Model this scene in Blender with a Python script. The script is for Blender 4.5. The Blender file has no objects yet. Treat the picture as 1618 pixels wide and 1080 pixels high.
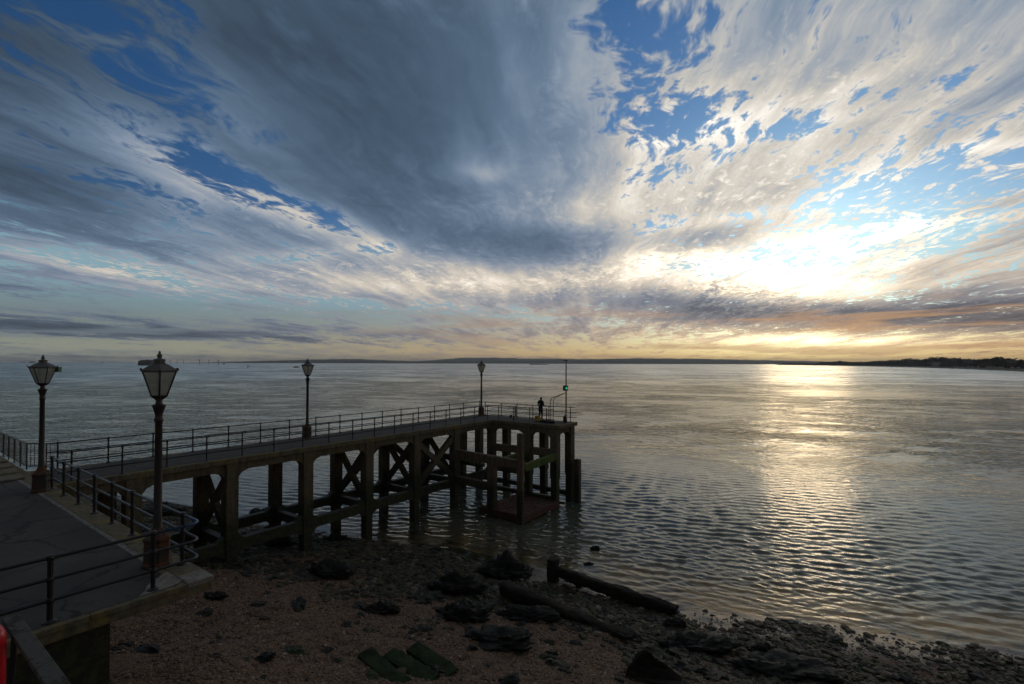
import bpy, bmesh, math, random
from mathutils import Vector, Matrix, noise as mnoise
R = math.radians
sc = bpy.context.scene
COL = sc.collection

# ------------------------------------------------------------------ camera
# world: +Y is the direction the pier runs out to sea, +X to the right of it, z = 0 is the water
CAM = Vector((0, 0, 10.0)); FPX = 780.0
YAW, PITCH, ROLL = R(36.0), R(0.8), R(0.13)
SHIFT = (573 - 540) - FPX * math.tan(PITCH)
_f = Vector((-math.sin(YAW) * math.cos(PITCH), math.cos(YAW) * math.cos(PITCH), math.sin(PITCH)))
_r0 = Vector((math.cos(YAW), math.sin(YAW), 0)); _u0 = _r0.cross(_f)
_r = _r0 * math.cos(ROLL) + _u0 * math.sin(ROLL); _u = _r.cross(_f)
cd = bpy.data.cameras.new('camera'); cam = bpy.data.objects.new('camera', cd); COL.objects.link(cam)
cd.sensor_fit = 'HORIZONTAL'; cd.sensor_width = 36.0; cd.lens = 36.0 * FPX / 1618
cd.shift_y = SHIFT / 1618
cd.clip_start = 0.1; cd.clip_end = 60000
m = Matrix.Identity(4)
for i in range(3):
    m[i][0], m[i][1], m[i][2], m[i][3] = _r[i], _u[i], -_f[i], CAM[i]
cam.matrix_world = m
sc.camera = cam
def ray(px, py): return _f + _r * ((px - 809) / FPX) + _u * ((540 + SHIFT - py) / FPX)
def at(px, py, z):
    d = ray(px, py); return CAM + d * ((z - CAM.z) / d.z)
def at_dist(px, py, dist):
    d = ray(px, py); return CAM + d * (dist / math.hypot(d.x, d.y))

# ------------------------------------------------------------------ exposure
sc.view_settings.view_transform = 'Standard'; sc.view_settings.look = 'None'
sc.view_settings.exposure = 0.2; sc.view_settings.gamma = 1.0
sc.view_settings.use_curve_mapping = False
sc.render.engine = 'CYCLES'
sc.cycles.use_denoising = True; sc.cycles.use_adaptive_sampling = True; sc.cycles.adaptive_threshold = 0.02
sc.cycles.max_bounces = 5; sc.cycles.diffuse_bounces = 2; sc.cycles.glossy_bounces = 3; sc.cycles.transmission_bounces = 4; sc.cycles.transparent_max_bounces = 8
sc.cycles.caustics_reflective = False; sc.cycles.caustics_refractive = False

# ------------------------------------------------------------------ little expression language for node graphs
class G:
    """wraps a node tree; S is a socket with arithmetic"""
    def __init__(g, nt): g.nt = nt
    def node(g, t, **kw):
        n = g.nt.nodes.new(t)
        for k, v in kw.items(): setattr(n, k, v)
        return n
    def put(g, sock, v):
        if isinstance(v, S): g.nt.links.new(v.s, sock)
        elif isinstance(v, (int, float)) and sock.type in ('RGBA',): sock.default_value = (v, v, v, 1)
        elif isinstance(v, (tuple, list)) and sock.type == 'RGBA' and len(v) == 3: sock.default_value = (*v, 1)
        elif isinstance(v, (int, float)) and sock.type == 'VECTOR': sock.default_value = (v, v, v)
        else: sock.default_value = v
    def math(g, op, *a, clamp=False):
        n = g.node('ShaderNodeMath', operation=op, use_clamp=clamp)
        for i, v in enumerate(a): g.put(n.inputs[i], v)
        return S(g, n.outputs[0])
    def vec(g, op, *a, out=0):
        n = g.node('ShaderNodeVectorMath', operation=op)
        for i, v in enumerate(a):
            g.put(n.inputs['Scale'] if (op == 'SCALE' and i == 1) else n.inputs[i], v)
        return S(g, n.outputs['Value'] if op in ('DOT_PRODUCT', 'LENGTH', 'DISTANCE') else n.outputs[0])
    def xyz(g, x, y, z):
        n = g.node('ShaderNodeCombineXYZ')
        for i, v in enumerate((x, y, z)): g.put(n.inputs[i], v)
        return S(g, n.outputs[0])
    def sep(g, v):
        n = g.node('ShaderNodeSeparateXYZ'); g.put(n.inputs[0], v)
        return [S(g, o) for o in n.outputs]
    def ss(g, v, a, b, lo=0.0, hi=1.0):
        n = g.node('ShaderNodeMapRange', interpolation_type='SMOOTHSTEP')
        for i, q in enumerate((v, a, b, lo, hi)): g.put(n.inputs[i], q)
        return S(g, n.outputs[0])
    def lin(g, v, a, b, lo=0.0, hi=1.0):
        n = g.node('ShaderNodeMapRange')
        for i, q in enumerate((v, a, b, lo, hi)): g.put(n.inputs[i], q)
        return S(g, n.outputs[0])
    def noise(g, vec, scale, detail=4, rough=.55, dist=0.0, lac=2.0, dim='3D', col=False):
        n = g.node('ShaderNodeTexNoise', noise_dimensions=dim)
        if vec is not None: g.put(n.inputs['Vector'], vec)
        for k, v in (('Scale', scale), ('Detail', detail), ('Roughness', rough), ('Distortion', dist), ('Lacunarity', lac)): g.put(n.inputs[k], v)
        return S(g, n.outputs['Color' if col else 0])
    def voronoi(g, vec, scale, out='Distance', feature='F1', rnd=1.0):
        n = g.node('ShaderNodeTexVoronoi', feature=feature)
        if vec is not None: g.put(n.inputs['Vector'], vec)
        g.put(n.inputs['Scale'], scale); g.put(n.inputs['Randomness'], rnd)
        return S(g, n.outputs[out])
    def mix(g, f, a, b, blend='MIX'):
        n = g.node('ShaderNodeMix', data_type='RGBA', blend_type=blend)
        g.put(n.inputs[0], f); g.put(n.inputs[6], a); g.put(n.inputs[7], b)
        return S(g, n.outputs[2])
    def ramp(g, f, stops):
        n = g.node('ShaderNodeValToRGB'); e = n.color_ramp.elements
        while len(e) < len(stops): e.new(0.5)
        for q, (p, c) in zip(e, stops): q.position = p; q.color = (*c, 1)
        g.put(n.inputs[0], f); return S(g, n.outputs[0])
class S:
    def __init__(s, g, sock): s.g, s.s = g, sock
    def __add__(s, o): return s.g.math('ADD', s, o)
    __radd__ = __add__
    def __sub__(s, o): return s.g.math('SUBTRACT', s, o)
    def __rsub__(s, o): return s.g.math('SUBTRACT', o, s)
    def __mul__(s, o): return s.g.math('MULTIPLY', s, o)
    __rmul__ = __mul__
    def __truediv__(s, o): return s.g.math('DIVIDE', s, o)
    def __rtruediv__(s, o): return s.g.math('DIVIDE', o, s)
    def pow(s, o): return s.g.math('POWER', s, o)
    def exp(s): return s.g.math('EXPONENT', s)
    def max(s, o): return s.g.math('MAXIMUM', s, o)
    def min(s, o): return s.g.math('MINIMUM', s, o)
    def clamp(s): return s.g.math('ADD', s, 0.0, clamp=True)
# ------------------------------------------------------------------ sun and sky
def pix_dir(px, py):
    d = ray(px, py); d.normalize(); return d
SUND = pix_dir(1272, 436)
SUN_EL = math.asin(SUND.z); SUN_AZ = math.atan2(SUND.x, SUND.y)      # azimuth clockwise from +Y
sl = bpy.data.lights.new('sun', 'SUN'); sun = bpy.data.objects.new('sun', sl); COL.objects.link(sun)
sl.energy = 0.06; sl.angle = R(8.0); sl.color = (1.0, .72, .42)
sun.rotation_euler = SUND.to_track_quat('Z', 'Y').to_euler(); sun.location = (0, 60, 40)

world = bpy.data.worlds.new('World'); sc.world = world; world.use_nodes = True
wn = world.node_tree; wn.nodes.clear(); g = G(wn)
D = g.vec('NORMALIZE', S(g, g.node('ShaderNodeTexCoord').outputs['Generated']))
dx, dy, dz = g.sep(D)
# azimuth (degrees, clockwise from the compass bearing AZ0) and elevation (degrees)
AZ0 = -YAW
fx, fy = math.sin(AZ0), math.cos(AZ0); rx, ry = math.cos(AZ0), -math.sin(AZ0)
dfw = g.vec('DOT_PRODUCT', D, (fx, fy, 0)); drt = g.vec('DOT_PRODUCT', D, (rx, ry, 0))
az = g.math('ARCTAN2', drt, dfw) * 57.2958
el = g.math('ARCSINE', dz) * 57.2958
AE = g.xyz(az, el, 1.0)
def px_ae(x, y):
    d = pix_dir(x, y)
    return math.degrees(math.atan2(d.x * rx + d.y * ry, d.x * fx + d.y * fy)), math.degrees(math.asin(d.z))
def blob(x, y, rx_, ry_, tilt=0.0):
    """soft patch of sky: centre and radii given from the photograph, stored as azimuth / elevation"""
    a0, e0 = px_ae(x, y)
    t = R(tilt); ux, uy = math.cos(t), math.sin(t)
    a1, e1 = px_ae(x + ux * 20, y + uy * 20); a2, e2 = px_ae(x - uy * 20, y + ux * 20)
    J = Matrix(((a1 - a0, a2 - a0), (e1 - e0, e2 - e0))) * (1 / 20)
    K = J.inverted()
    out = []
    for row, rad in ((0, rx_), (1, ry_)):
        a, b = K[row][0] / rad, K[row][1] / rad
        out.append((a, b, -(a * a0 + b * e0)))
    u = g.vec('DOT_PRODUCT', AE, out[0]); v = g.vec('DOT_PRODUCT', AE, out[1])
    q = g.math('MULTIPLY_ADD', v, v, u * u)
    return (q * -0.7).exp()
def blobs(lst):
    acc = 0.0
    for a in lst:
        b = blob(*a[1:]); acc = g.math('MULTIPLY_ADD', b, a[0], acc)
    return acc
cosang = g.vec('DOT_PRODUCT', D, tuple(SUND))
sang = g.math('ARCCOSINE', g.math('MINIMUM', cosang, 0.99999)) * 57.2958      # degrees from the sun

# clear sky behind the clouds
nish = g.node('ShaderNodeTexSky', sky_type='NISHITA', sun_disc=False, sun_elevation=SUN_EL, sun_rotation=SUN_AZ,
              altitude=10.0, air_density=1.0, dust_density=1.2, ozone_density=2.5)
sky = S(g, nish.outputs[0])

# cloud sheet: direction cut with a flat layer
hz = dz.max(0.0) + 0.055
TW = R(-36 + 9)                                   # the bearing the streets of cloud run along
cx = (dx * math.cos(TW) - dy * math.sin(TW)) / hz
cy = (dx * math.sin(TW) + dy * math.cos(TW)) / hz
P = g.xyz(cx, cy, 0.0)
Pst = g.xyz(cx, cy * 0.34, 0.0)
Pst2 = g.xyz(cx, cy * 0.52, 3.0)
def noi(v, scale, detail, rough, **k): return g.noise(v, scale, detail, rough, dim='2D', **k)
wig = noi(P, 1.6, 3, .5, col=True)
wig = g.vec('SUBTRACT', wig, (.5, .5, .5))
Pw = g.vec('ADD', Pst, g.vec('MULTIPLY', wig, (.34, .16, 0)))
Pw2 = g.vec('ADD', Pst2, g.vec('MULTIPLY', wig, (.30, .20, 0)))
def con(n, k): return (n - .5) * k
n_big = con(noi(Pw, 1.9, 4, .55), 1.5)              # streets
n_mid = con(noi(Pw2, 5.4, 4, .62), 1.8)             # streaks
n_fin = con(noi(Pw2, 19.0, 3, .64), 2.0)            # flakes
n_fib = con(noi(g.vec('ADD', g.xyz(cx * 1.2, cy * .14, 7.0), g.vec('MULTIPLY', wig, (.22, .05, 0))), 6.0, 5, .66), 1.7)

# how far the cloud closes up in each quarter of the sky
cov = blobs([
    (+.30, 640, 190, 220, 170, 0), (+.18, 520, 40, 230, 90, 0), (+.30, 860, 365, 150, 70, 0), (+.20, 700, 400, 230, 60, 4),
    (+.14, 60, 290, 160, 50, 12), (+.16, 210, 350, 200, 26, 10), (+.10, 330, 440, 330, 24, 4), (+.16, 900, 440, 330, 40, 0),
    (-.10, 130, 60, 190, 70, 35), (-.16, 300, 230, 150, 22, 35), (-.26, 500, 345, 170, 15, 22), (-.34, 520, 400, 110, 14, -6), (-.26, 110, 405, 160, 12, 12),
    (-.36, 1080, 195, 80, 24, -12), (-.18, 1160, 125, 130, 16, -26), (-.52, 1490, 282, 190, 44, -4), (-.14, 1560, 180, 110, 18, -14), (-.2, 1230, 205, 120, 12, -12),
    (-.20, 1000, 50, 60, 50, -50), (+.22, 1370, 60, 280, 80, -24), (+.16, 1250, 165, 320, 18, -18), (+.12, 870, 130, 100, 90, 0),
    (+.22, 1100, 290, 170, 60, -10), (-.34, 420, 490, 560, 16, 2), (-.34, 300, 548, 520, 14, 1), (-.22, 1180, 560, 420, 22, 0), (-.24, 1140, 345, 100, 10, -8),
    (+.36, 1330, 498, 380, 22, 0), (+.46, 150, 522, 330, 8, 3), (+.16, 1090, 470, 190, 20, 4), (-.12, 1480, 400, 150, 34, 0), (+.2, 1560, 425, 160, 14, -4),
])
cov = cov + g.ss(el, 34.0, 60.0) * .20 + g.ss(g.math('ABSOLUTE', az), 60.0, 120.0) * .10       # the sheet closes overhead and behind
smooth = (blob(640, 180, 250, 200, 0) + blob(860, 385, 100, 40, 0)).min(1.0)     # the heavy sheet has little texture
rough = 1.0 - smooth * .70
flk = blob(1230, 330, 330, 200, 0) + blob(330, 400, 330, 70, 6) * .8        # where the sheet breaks into flakes
dens_raw = n_big * .62 + (n_mid * .58 + n_fin * (flk * .34 + .34)) * rough + cov * .90 + .60
cloud = g.ss(dens_raw, 0.38, 0.64)
thick = g.ss(dens_raw, 0.55, 0.95)

# cloud light: strong scattering round the sun, blue-grey undersides away from it
lum = g.math('MULTIPLY_ADD', (sang * (-1 / 13.0)).exp(), 0.42, 0.080) + (sang * (-1 / 40.0)).exp() * 0.34
shade = blobs([
    (-.40, 640, 200, 230, 140, 0), (-.25, 470, 40, 260, 110, 0), (-.52, 860, 385, 90, 28, 0), (+.75, 720, 445, 330, 28, 0), (+.35, 480, 400, 300, 36, 6), (+.3, 850, 330, 110, 30, 0),
    (-.85, 1350, 497, 360, 22, 0), (-.62, 1080, 476, 140, 14, 4), (-.30, 200, 522, 360, 9, 3), (-.50, 1130, 378, 65, 15, -6),
    (-.75, 40, 20, 300, 150, 0), (-.25, 60, 290, 160, 50, 10), (+.30, 300, 440, 340, 26, 6), (+.80, 430, 330, 240, 24, 20), (+.55, 130, 425, 190, 14, 12), (+.35, 250, 260, 150, 40, 30),
    (+.10, 1330, 60, 300, 70, -22), (+.40, 1250, 165, 330, 16, -18), (+.42, 1050, 290, 190, 50, -10), (+.35, 890, 130, 80, 60, 0),
    (+.30, 700, 450, 260, 16, 0), (-.40, 1540, 480, 150, 26, 0), (-.25, 1560, 330, 90, 30, 0), (+.4, 755, 272, 55, 14, 0), (+.28, 1110, 410, 170, 36, 0),
    (+.3, 930, 345, 80, 20, 0), (+.35, 1560, 230, 110, 10, -6),
])
relief = n_mid * 1.0 + n_fin * (flk * .55 + .65) + n_fib * .75
lit = lum * (shade + relief * rough * .80 - (thick - .35) * 0.55).exp()
lit = lit.max(0.02) * g.ss(el, 32.0, 60.0, 1.0, 1.25)
hot = blob(1240, 442, 95, 21, 0) * 2.2 + blob(1395, 366, 110, 13, -8) * 1.2 + blob(1290, 537, 120, 7, 0) * 1.5 + blob(1045, 412, 55, 16, -10) * .9 + blob(1180, 400, 170, 70, 0) * .16
glow = hot * g.ss(n_mid * .8 + n_fin * .8, -.28, .36, .05, 1.3) * (1.0 - thick * .35)
# tint: cool in the grey parts, neutral-warm where lit, gold towards the sunset
tl = g.ss(lit, 0.08, 0.55)
grey = (g.ss(el, 34.0, 50.0) + g.ss(g.math('ABSOLUTE', az), 50.0, 80.0)).min(1.0)          # plain grey sheet overhead and behind
ccol = g.mix(tl, g.mix(grey, (.57, .92, 1.42), (.90, .97, 1.06)), (1.06, 1.0, .90))
warm_h = (el.max(0.0) * (-1 / 5.0)).exp() * g.ss(az, -45.0, 30.0, .30, 1.0)
ccol = g.mix(warm_h, ccol, (1.36, .80, .32))
side = (g.math('ABSOLUTE', az - 31.0) * (-1 / 30.0)).exp()
ccol = g.vec('SCALE', ccol, lit)

clear = g.vec('SCALE', g.vec('MULTIPLY', sky, (.036, .062, .092)), g.ss(sang, 5.0, 85.0, .80, .55))
clear = g.vec('ADD', clear, g.vec('SCALE', (.004, .024, .070), g.ss(el, 0.0, 14.0) * g.ss(sang, 40.0, 90.0, 1.0, .55)))
hglow = (el.max(0.0) * (-1 / 4.0)).exp()
clear = g.mix(hglow * .85, clear, g.mix(g.ss(az, -48.0, 34.0), (.44, .45, .35), (1.0, .54, .13)))
clear = g.mix(g.ss(el, 3.0, 9.0) * g.ss(el, 16.0, 9.0) * 0.5, clear, (.34, .55, .60))

out = g.mix(cloud, clear, ccol)
out = g.vec('ADD', out, g.vec('SCALE', (1.0, .84, .56), glow))
# thin stratus bars low over the sea
bar_p = g.xyz(az * .045, el * .62, 0.0)
bars = noi(bar_p, 1.6, 4, .55, dist=.3)
bars = g.ss(bars, .47, .66) * g.ss(el, 8.0, 3.5) * g.ss(el, 0.1, 0.8)
out = g.mix(bars * .62, out, g.mix(g.ss(az, -40.0, 36.0), (.16, .20, .225), (.60, .34, .16)))
world.cycles.sampling_method = 'NONE'
bg = g.node('ShaderNodeBackground'); g.put(bg.inputs[0], out); bg.inputs[1].default_value = 1.0
wo = g.node('ShaderNodeOutputWorld'); wn.links.new(bg.outputs[0], wo.inputs[0])
# ------------------------------------------------------------------ mesh tools
class MB:
    def __init__(s): s.v, s.f = [], []
    def add(s, vs, fs):
        n = len(s.v); s.v += [tuple(p) for p in vs]; s.f += [tuple(i + n for i in q) for q in fs]; return s
    def box(s, x0, y0, z0, x1, y1, z1):
        vs = [(x, y, z) for z in (z0, z1) for (x, y) in ((x0, y0), (x1, y0), (x1, y1), (x0, y1))]
        return s.add(vs, [(3, 2, 1, 0), (4, 5, 6, 7), (0, 1, 5, 4), (1, 2, 6, 5), (2, 3, 7, 6), (3, 0, 4, 7)])
    def beam(s, a, b, w, h, up=(0, 0, 1)):
        a, b = Vector(a), Vector(b); t = (b - a).normalized(); up = Vector(up)
        if abs(t.dot(up)) > .98: up = Vector((1, 0, 0))
        x = t.cross(up).normalized(); y = x.cross(t)
        vs = []
        for p in (a, b):
            for (i, j) in ((-1, -1), (1, -1), (1, 1), (-1, 1)): vs.append(p + x * (i * w / 2) + y * (j * h / 2))
        return s.add(vs, [(3, 2, 1, 0), (4, 5, 6, 7), (0, 1, 5, 4), (1, 2, 6, 5), (2, 3, 7, 6), (3, 0, 4, 7)])
    def tube(s, pts, r, n=8, cap=True):
        pts = [Vector(p) for p in pts]; rs = r if isinstance(r, (list, tuple)) else [r] * len(pts)
        base = len(s.v); ref = None
        for i, p in enumerate(pts):
            t = (pts[min(i + 1, len(pts) - 1)] - pts[max(i - 1, 0)]).normalized()
            if ref is None:
                ref = Vector((0, 0, 1)) if abs(t.z) < .9 else Vector((1, 0, 0))
            x = t.cross(ref).normalized(); y = x.cross(t); ref = y
            for k in range(n):
                a = 2 * math.pi * k / n; s.v.append(tuple(p + (x * math.cos(a) + y * math.sin(a)) * rs[i]))
        for i in range(len(pts) - 1):
            for k in range(n):
                a, b = base + i * n + k, base + i * n + (k + 1) % n
                s.f.append((a, a + n, b + n, b))
        if cap:
            s.f.append(tuple(base + k for k in range(n)))
            s.f.append(tuple(base + (len(pts) - 1) * n + k for k in reversed(range(n))))
        return s
    def lathe(s, prof, c=(0, 0, 0), n=12, rot=0.0):
        base = len(s.v); c = Vector(c)
        for (r, z) in prof:
            for k in range(n):
                a = 2 * math.pi * (k + rot) / n; s.v.append((c.x + r * math.cos(a), c.y + r * math.sin(a), c.z + z))
        for i in range(len(prof) - 1):
            for k in range(n):
                a, b = base + i * n + k, base + i * n + (k + 1) % n
                s.f.append((a, b, b + n, a + n))
        s.f.append(tuple(base + k for k in reversed(range(n))))
        s.f.append(tuple(base + (len(prof) - 1) * n + k for k in range(n)))
        return s
    def prism(s, poly, fn, t0, t1):
        """polygon (a,b) list pushed from t0 to t1; fn(a,b,t)->xyz"""
        n = len(poly)
        vs = [fn(a, b, t0) for a, b in poly] + [fn(a, b, t1) for a, b in poly]
        fs = [tuple(reversed(range(n))), tuple(range(n, 2 * n))] + [(k, (k + 1) % n, n + (k + 1) % n, n + k) for k in range(n)]
        return s.add(vs, fs)
    def build(s, name, mat, parent=None, smooth=False, bevel=0.0, fix=True):
        me = bpy.data.meshes.new(name); me.from_pydata(s.v, [], s.f)
        if fix:
            bm = bmesh.new(); bm.from_mesh(me); bmesh.ops.recalc_face_normals(bm, faces=bm.faces); bm.to_mesh(me); bm.free()
        o = bpy.data.objects.new(name, me); COL.objects.link(o)
        for mm in (mat if isinstance(mat, (list, tuple)) else [mat]): me.materials.append(M[mm] if isinstance(mm, str) else mm)
        if smooth:
            for p in me.polygons: p.use_smooth = True
        if bevel:
            b = o.modifiers.new('bevel', 'BEVEL'); b.width = bevel; b.segments = 2; b.limit_method = 'ANGLE'
        if parent: o.parent = parent
        return o
def tag(o, label=None, cat=None, group=None, kind=None):
    if label: o['label'] = label
    if cat: o['category'] = cat
    if group: o['group'] = group
    if kind: o['kind'] = kind
    return o
def thing(name, loc, label, cat, group=None, rz=0.0):
    o = bpy.data.objects.new(name, None); COL.objects.link(o); o.location = loc; o.rotation_euler = (0, 0, rz)
    o.empty_display_size = .2
    return tag(o, label, cat, group)
def copy_tree(o, parent=None):
    c = o.copy(); COL.objects.link(c); c.parent = parent
    for ch in list(o.children): copy_tree(ch, c)
    return c
def smooth_angle(o, deg=40):
    for p in o.data.polygons: p.use_smooth = True
    try: o.data.set_sharp_from_angle(angle=R(deg))
    except Exception: pass

# ------------------------------------------------------------------ materials
M = {}
def mat(name):
    m = bpy.data.materials.new(name); m.use_nodes = True; M[name] = m
    nt = m.node_tree; q = G(nt); b = nt.nodes['Principled BSDF']
    q.b = b; q.nt = nt
    q.P = S(q, q.node('ShaderNodeNewGeometry').outputs['Position'])
    q.O = S(q, q.node('ShaderNodeTexCoord').outputs['Object'])
    return q
def bump(q, h, strength=.4, dist=.02):
    n = q.node('ShaderNodeBump'); n.inputs['Strength'].default_value = strength; n.inputs['Distance'].default_value = dist
    q.put(n.inputs['Height'], h); q.nt.links.new(n.outputs[0], q.b.inputs['Normal'])
def setb(q, col=None, rough=None, metal=None, spec=None):
    if col is not None: q.put(q.b.inputs['Base Color'], col)
    if rough is not None: q.put(q.b.inputs['Roughness'], rough)
    if metal is not None: q.put(q.b.inputs['Metallic'], metal)
    if spec is not None: q.put(q.b.inputs['Specular IOR Level'], spec)

def concrete(name, base, lichen, wet_line=3.2, lich=.4, dark=.03):
    q = mat(name)
    n1 = q.noise(q.P, 1.4, 5, .6); n2 = q.noise(q.P, 7.0, 5, .65); n3 = q.noise(q.P, 38.0, 3, .6)
    x, y, z = q.sep(q.P)
    streak = q.noise(q.xyz(x * 5.0, y * 5.0, z * .5), 1.0, 4, .6)
    c = q.mix(q.ss(n2, .35, .7), tuple(v * .72 for v in base), tuple(v * 1.15 for v in base))
    c = q.mix(q.ss(streak, .46, .68) * .6, c, tuple(v * .33 for v in base))
    c = q.mix(q.ss(n1 + (n2 - .5) * .5, .60 - lich * .22, .72) * .85, c, lichen)
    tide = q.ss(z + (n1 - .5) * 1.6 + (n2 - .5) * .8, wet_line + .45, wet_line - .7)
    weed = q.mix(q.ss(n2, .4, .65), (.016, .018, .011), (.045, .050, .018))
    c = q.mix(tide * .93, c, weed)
    setb(q, c, tide * -.30 + .88, 0.0, .35)
    bump(q, n2 * .7 + n3 * .4, .6, .03)
    return q
concrete('pier_concrete', (.135, .112, .070), (.135, .105, .035), 3.3)
concrete('edge_concrete', (.145, .125, .085), (.20, .145, .028), -9, .80)
concrete('quay_concrete', (.24, .225, .19), (.16, .13, .07), -9, .1)
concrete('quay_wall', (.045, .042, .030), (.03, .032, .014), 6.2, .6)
concrete('step_stone', (.20, .175, .13), (.10, .11, .035), -9, .55)
concrete('mossy_beam', (.10, .11, .035), (.075, .125, .022), 2.0, 1.2)
concrete('fender_timber', (.16, .115, .075), (.10, .08, .045), 2.2, .4)

q = mat('asphalt')
n1 = q.noise(q.P, .55, 5, .6); n2 = q.noise(q.P, 5.0, 5, .65); n3 = q.voronoi(q.P, 90.0)
c = q.mix(q.ss(n1, .35, .68), (.034, .030, .026), (.078, .070, .060))
c = q.mix(q.ss(n2, .52, .72) * .45, c, (.020, .018, .016))
x, y, z = q.sep(q.P)
scuff = q.ss(q.noise(q.xyz(x * .5, y * 6.0, 0.0), 1.0, 5, .7), .63, .78)
c = q.mix(scuff * .55, c, (.16, .14, .115))
old = q.voronoi(q.vec('ADD', q.P, q.vec('SCALE', q.noise(q.P, 1.3, 3, .6, col=True), .7)), .32, 'Color'); o1, o2, o3 = q.sep(old)
c = q.mix(q.ss(o1, .55, .75) * .55, c, q.mix(.5, c, (.030, .026, .022)))
crk = q.voronoi(q.vec('ADD', q.P, q.vec('SCALE', q.noise(q.P, 2.5, 4, .6, col=True), .6)), .45, 'Distance', 'DISTANCE_TO_EDGE')
c = q.mix(q.ss(crk, .022, .006) * .8, c, (.012, .011, .010))
c = q.mix(q.ss(q.noise(q.P, 1.1, 4, .7), .60, .72) * .6, c, (.022, .020, .017))
c = q.mix(q.ss(q.noise(q.P, 26.0, 2, .5), .70, .76) * .5, c, (.26, .25, .23))
setb(q, c, q.ss(n1, .3, .7, .72, .92), 0, .35); bump(q, n3 * .5 + n2, .45, .012)

def paint(name, col, rust, amount, rough=.42, metal=0.0):
    q = mat(name)
    n1 = q.noise(q.P, 3.2, 5, .65); n2 = q.noise(q.P, 22.0, 4, .6)
    k = q.ss(n1 + (n2 - .5) * .6, .70 - amount * .35, .78 - amount * .25)
    c = q.mix(q.ss(n2, .3, .7) * .5, col, tuple(v * .6 for v in col))
    c = q.mix(k, c, q.mix(q.ss(n2, .35, .65), rust, tuple(v * .5 for v in rust)))
    setb(q, c, k * .4 + rough, metal, .5); bump(q, n2 + k * .6, .35, .004)
paint('rail_paint', (.011, .012, .015), (.075, .034, .015), .12, .36)
paint('rail_blue', (.012, .05, .15), (.015, .017, .022), .55, .36)
paint('lamp_iron', (.020, .016, .015), (.085, .036, .018), .42, .5)
paint('lamp_plinth', (.026, .021, .019), (.15, .055, .022), .75, .6)
paint('lantern_roof', (.085, .080, .080), (.12, .10, .09), .25, .55)
paint('mast_steel', (.055, .058, .060), (.07, .05, .04), .2, .45)
paint('rust_grating', (.085, .032, .020), (.055, .020, .013), .5, .8)
paint('dark_plastic', (.018, .019, .02), (.03, .028, .026), .2, .5)
paint('yellow_plastic', (.62, .40, .02), (.5, .3, .02), .2, .45)
paint('red_plastic', (.50, .006, .018), (.38, .006, .016), .2, .32)
paint('rail_capping', (.062, .060, .046), (.040, .038, .026), .5, .75)
paint('navy_cloth', (.010, .011, .016), (.016, .016, .02), .2, .9)
paint('jean_cloth', (.013, .014, .020), (.020, .022, .03), .2, .9)
paint('reflective_band', (.45, .46, .47), (.4, .4, .4), .1, .6)
paint('skin', (.30, .17, .11), (.28, .15, .10), .1, .6)
paint('hair_dark', (.018, .014, .012), (.015, .012, .01), .1, .8)
paint('hull_dark', (.03, .032, .036), (.06, .03, .025), .3, .6)
paint('ship_white', (.55, .55, .53), (.4, .38, .35), .2, .6)
paint('buoy_red', (.42, .03, .02), (.25, .03, .02), .3, .5)
paint('fort_granite', (.13, .12, .115), (.09, .085, .08), .5, .85)
paint('sail_cloth', (.7, .69, .66), (.6, .6, .58), .1, .8)
paint('rod_carbon', (.12, .11, .10), (.1, .09, .08), .1, .3)
paint('pale_paint', (.42, .40, .36), (.25, .22, .18), .4, .6)

q = mat('lantern_glass')          # weathered opal glazing
n1 = q.noise(q.O, 6.0, 4, .6)
setb(q, q.mix(q.ss(n1, .3, .7), (.62, .60, .54), (.78, .77, .72)), .25, 0, .5)
q.b.inputs['Transmission Weight'].default_value = .78; q.b.inputs['IOR'].default_value = 1.05
q.put(q.b.inputs['Roughness'], .42)
q = mat('green_light')
setb(q, (.02, .35, .18), .3); q.b.inputs['Emission Color'].default_value = (.05, 1, .5, 1); q.b.inputs['Emission Strength'].default_value = .45
q = mat('green_panel'); setb(q, (.01, .12, .06), .5)
q = mat('window_glass'); setb(q, (.02, .025, .03), .12, 0, .6)
q = mat('joint_paint'); n2 = q.noise(q.P, 12.0, 4, .7)
setb(q, q.mix(q.ss(n2, .35, .62), (.075, .07, .063), (.21, .20, .18)), .85)
# ------------------------------------------------------------------ beach
SHORE = [(-90, 6.0), (-60, 10.0), (-45, 13.2), (-38, 14.7), (-30, 16.0), (-24.3, 17.9), (-18.5, 19.2), (-16, 19.5), (-9.7, 20.1), (-6.6, 20.3), (-3.6, 21.6), (4.2, 24.4), (12, 27.5), (40, 40), (70, 55)]
def shore_y(x):
    for (a, b), (c, d) in zip(SHORE, SHORE[1:]):
        if x <= c: return b + (d - b) * max(0.0, (x - a)) / (c - a)
    return SHORE[-1][1]
def fb(x, y, s, o=0.0): return mnoise.fractal(Vector((x * s + o, y * s - o, o * .37)), 1.0, 2.0, 4)
def weed_amt(x, y):
    """where weed and stones lie, 0..1: along the low part of the beach and round the pier legs"""
    d = shore_y(x) - y
    w = 1.0 - abs(d - 3.2) / 5.0 + fb(x, y, .33, 5.0) * .75
    if x < -14: w += .25
    return max(0.0, min(1.0, w))
def beach_z(x, y):
    d = shore_y(x) - y + fb(x, y, .25, 2.0) * .9
    z = .10 * d + .006 * max(0.0, d) * max(0.0, d) if d > 0 else .16 * d
    z = min(z, 3.2 + .02 * d)
    z += fb(x, y, .9, 9.0) * .05 + fb(x, y, 3.0, 3.0) * .03
    if d > .3: z += max(0.0, weed_amt(x, y) - .4) * (fb(x, y, 1.8, 1.0) * .12 + .02)
    return z
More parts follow.
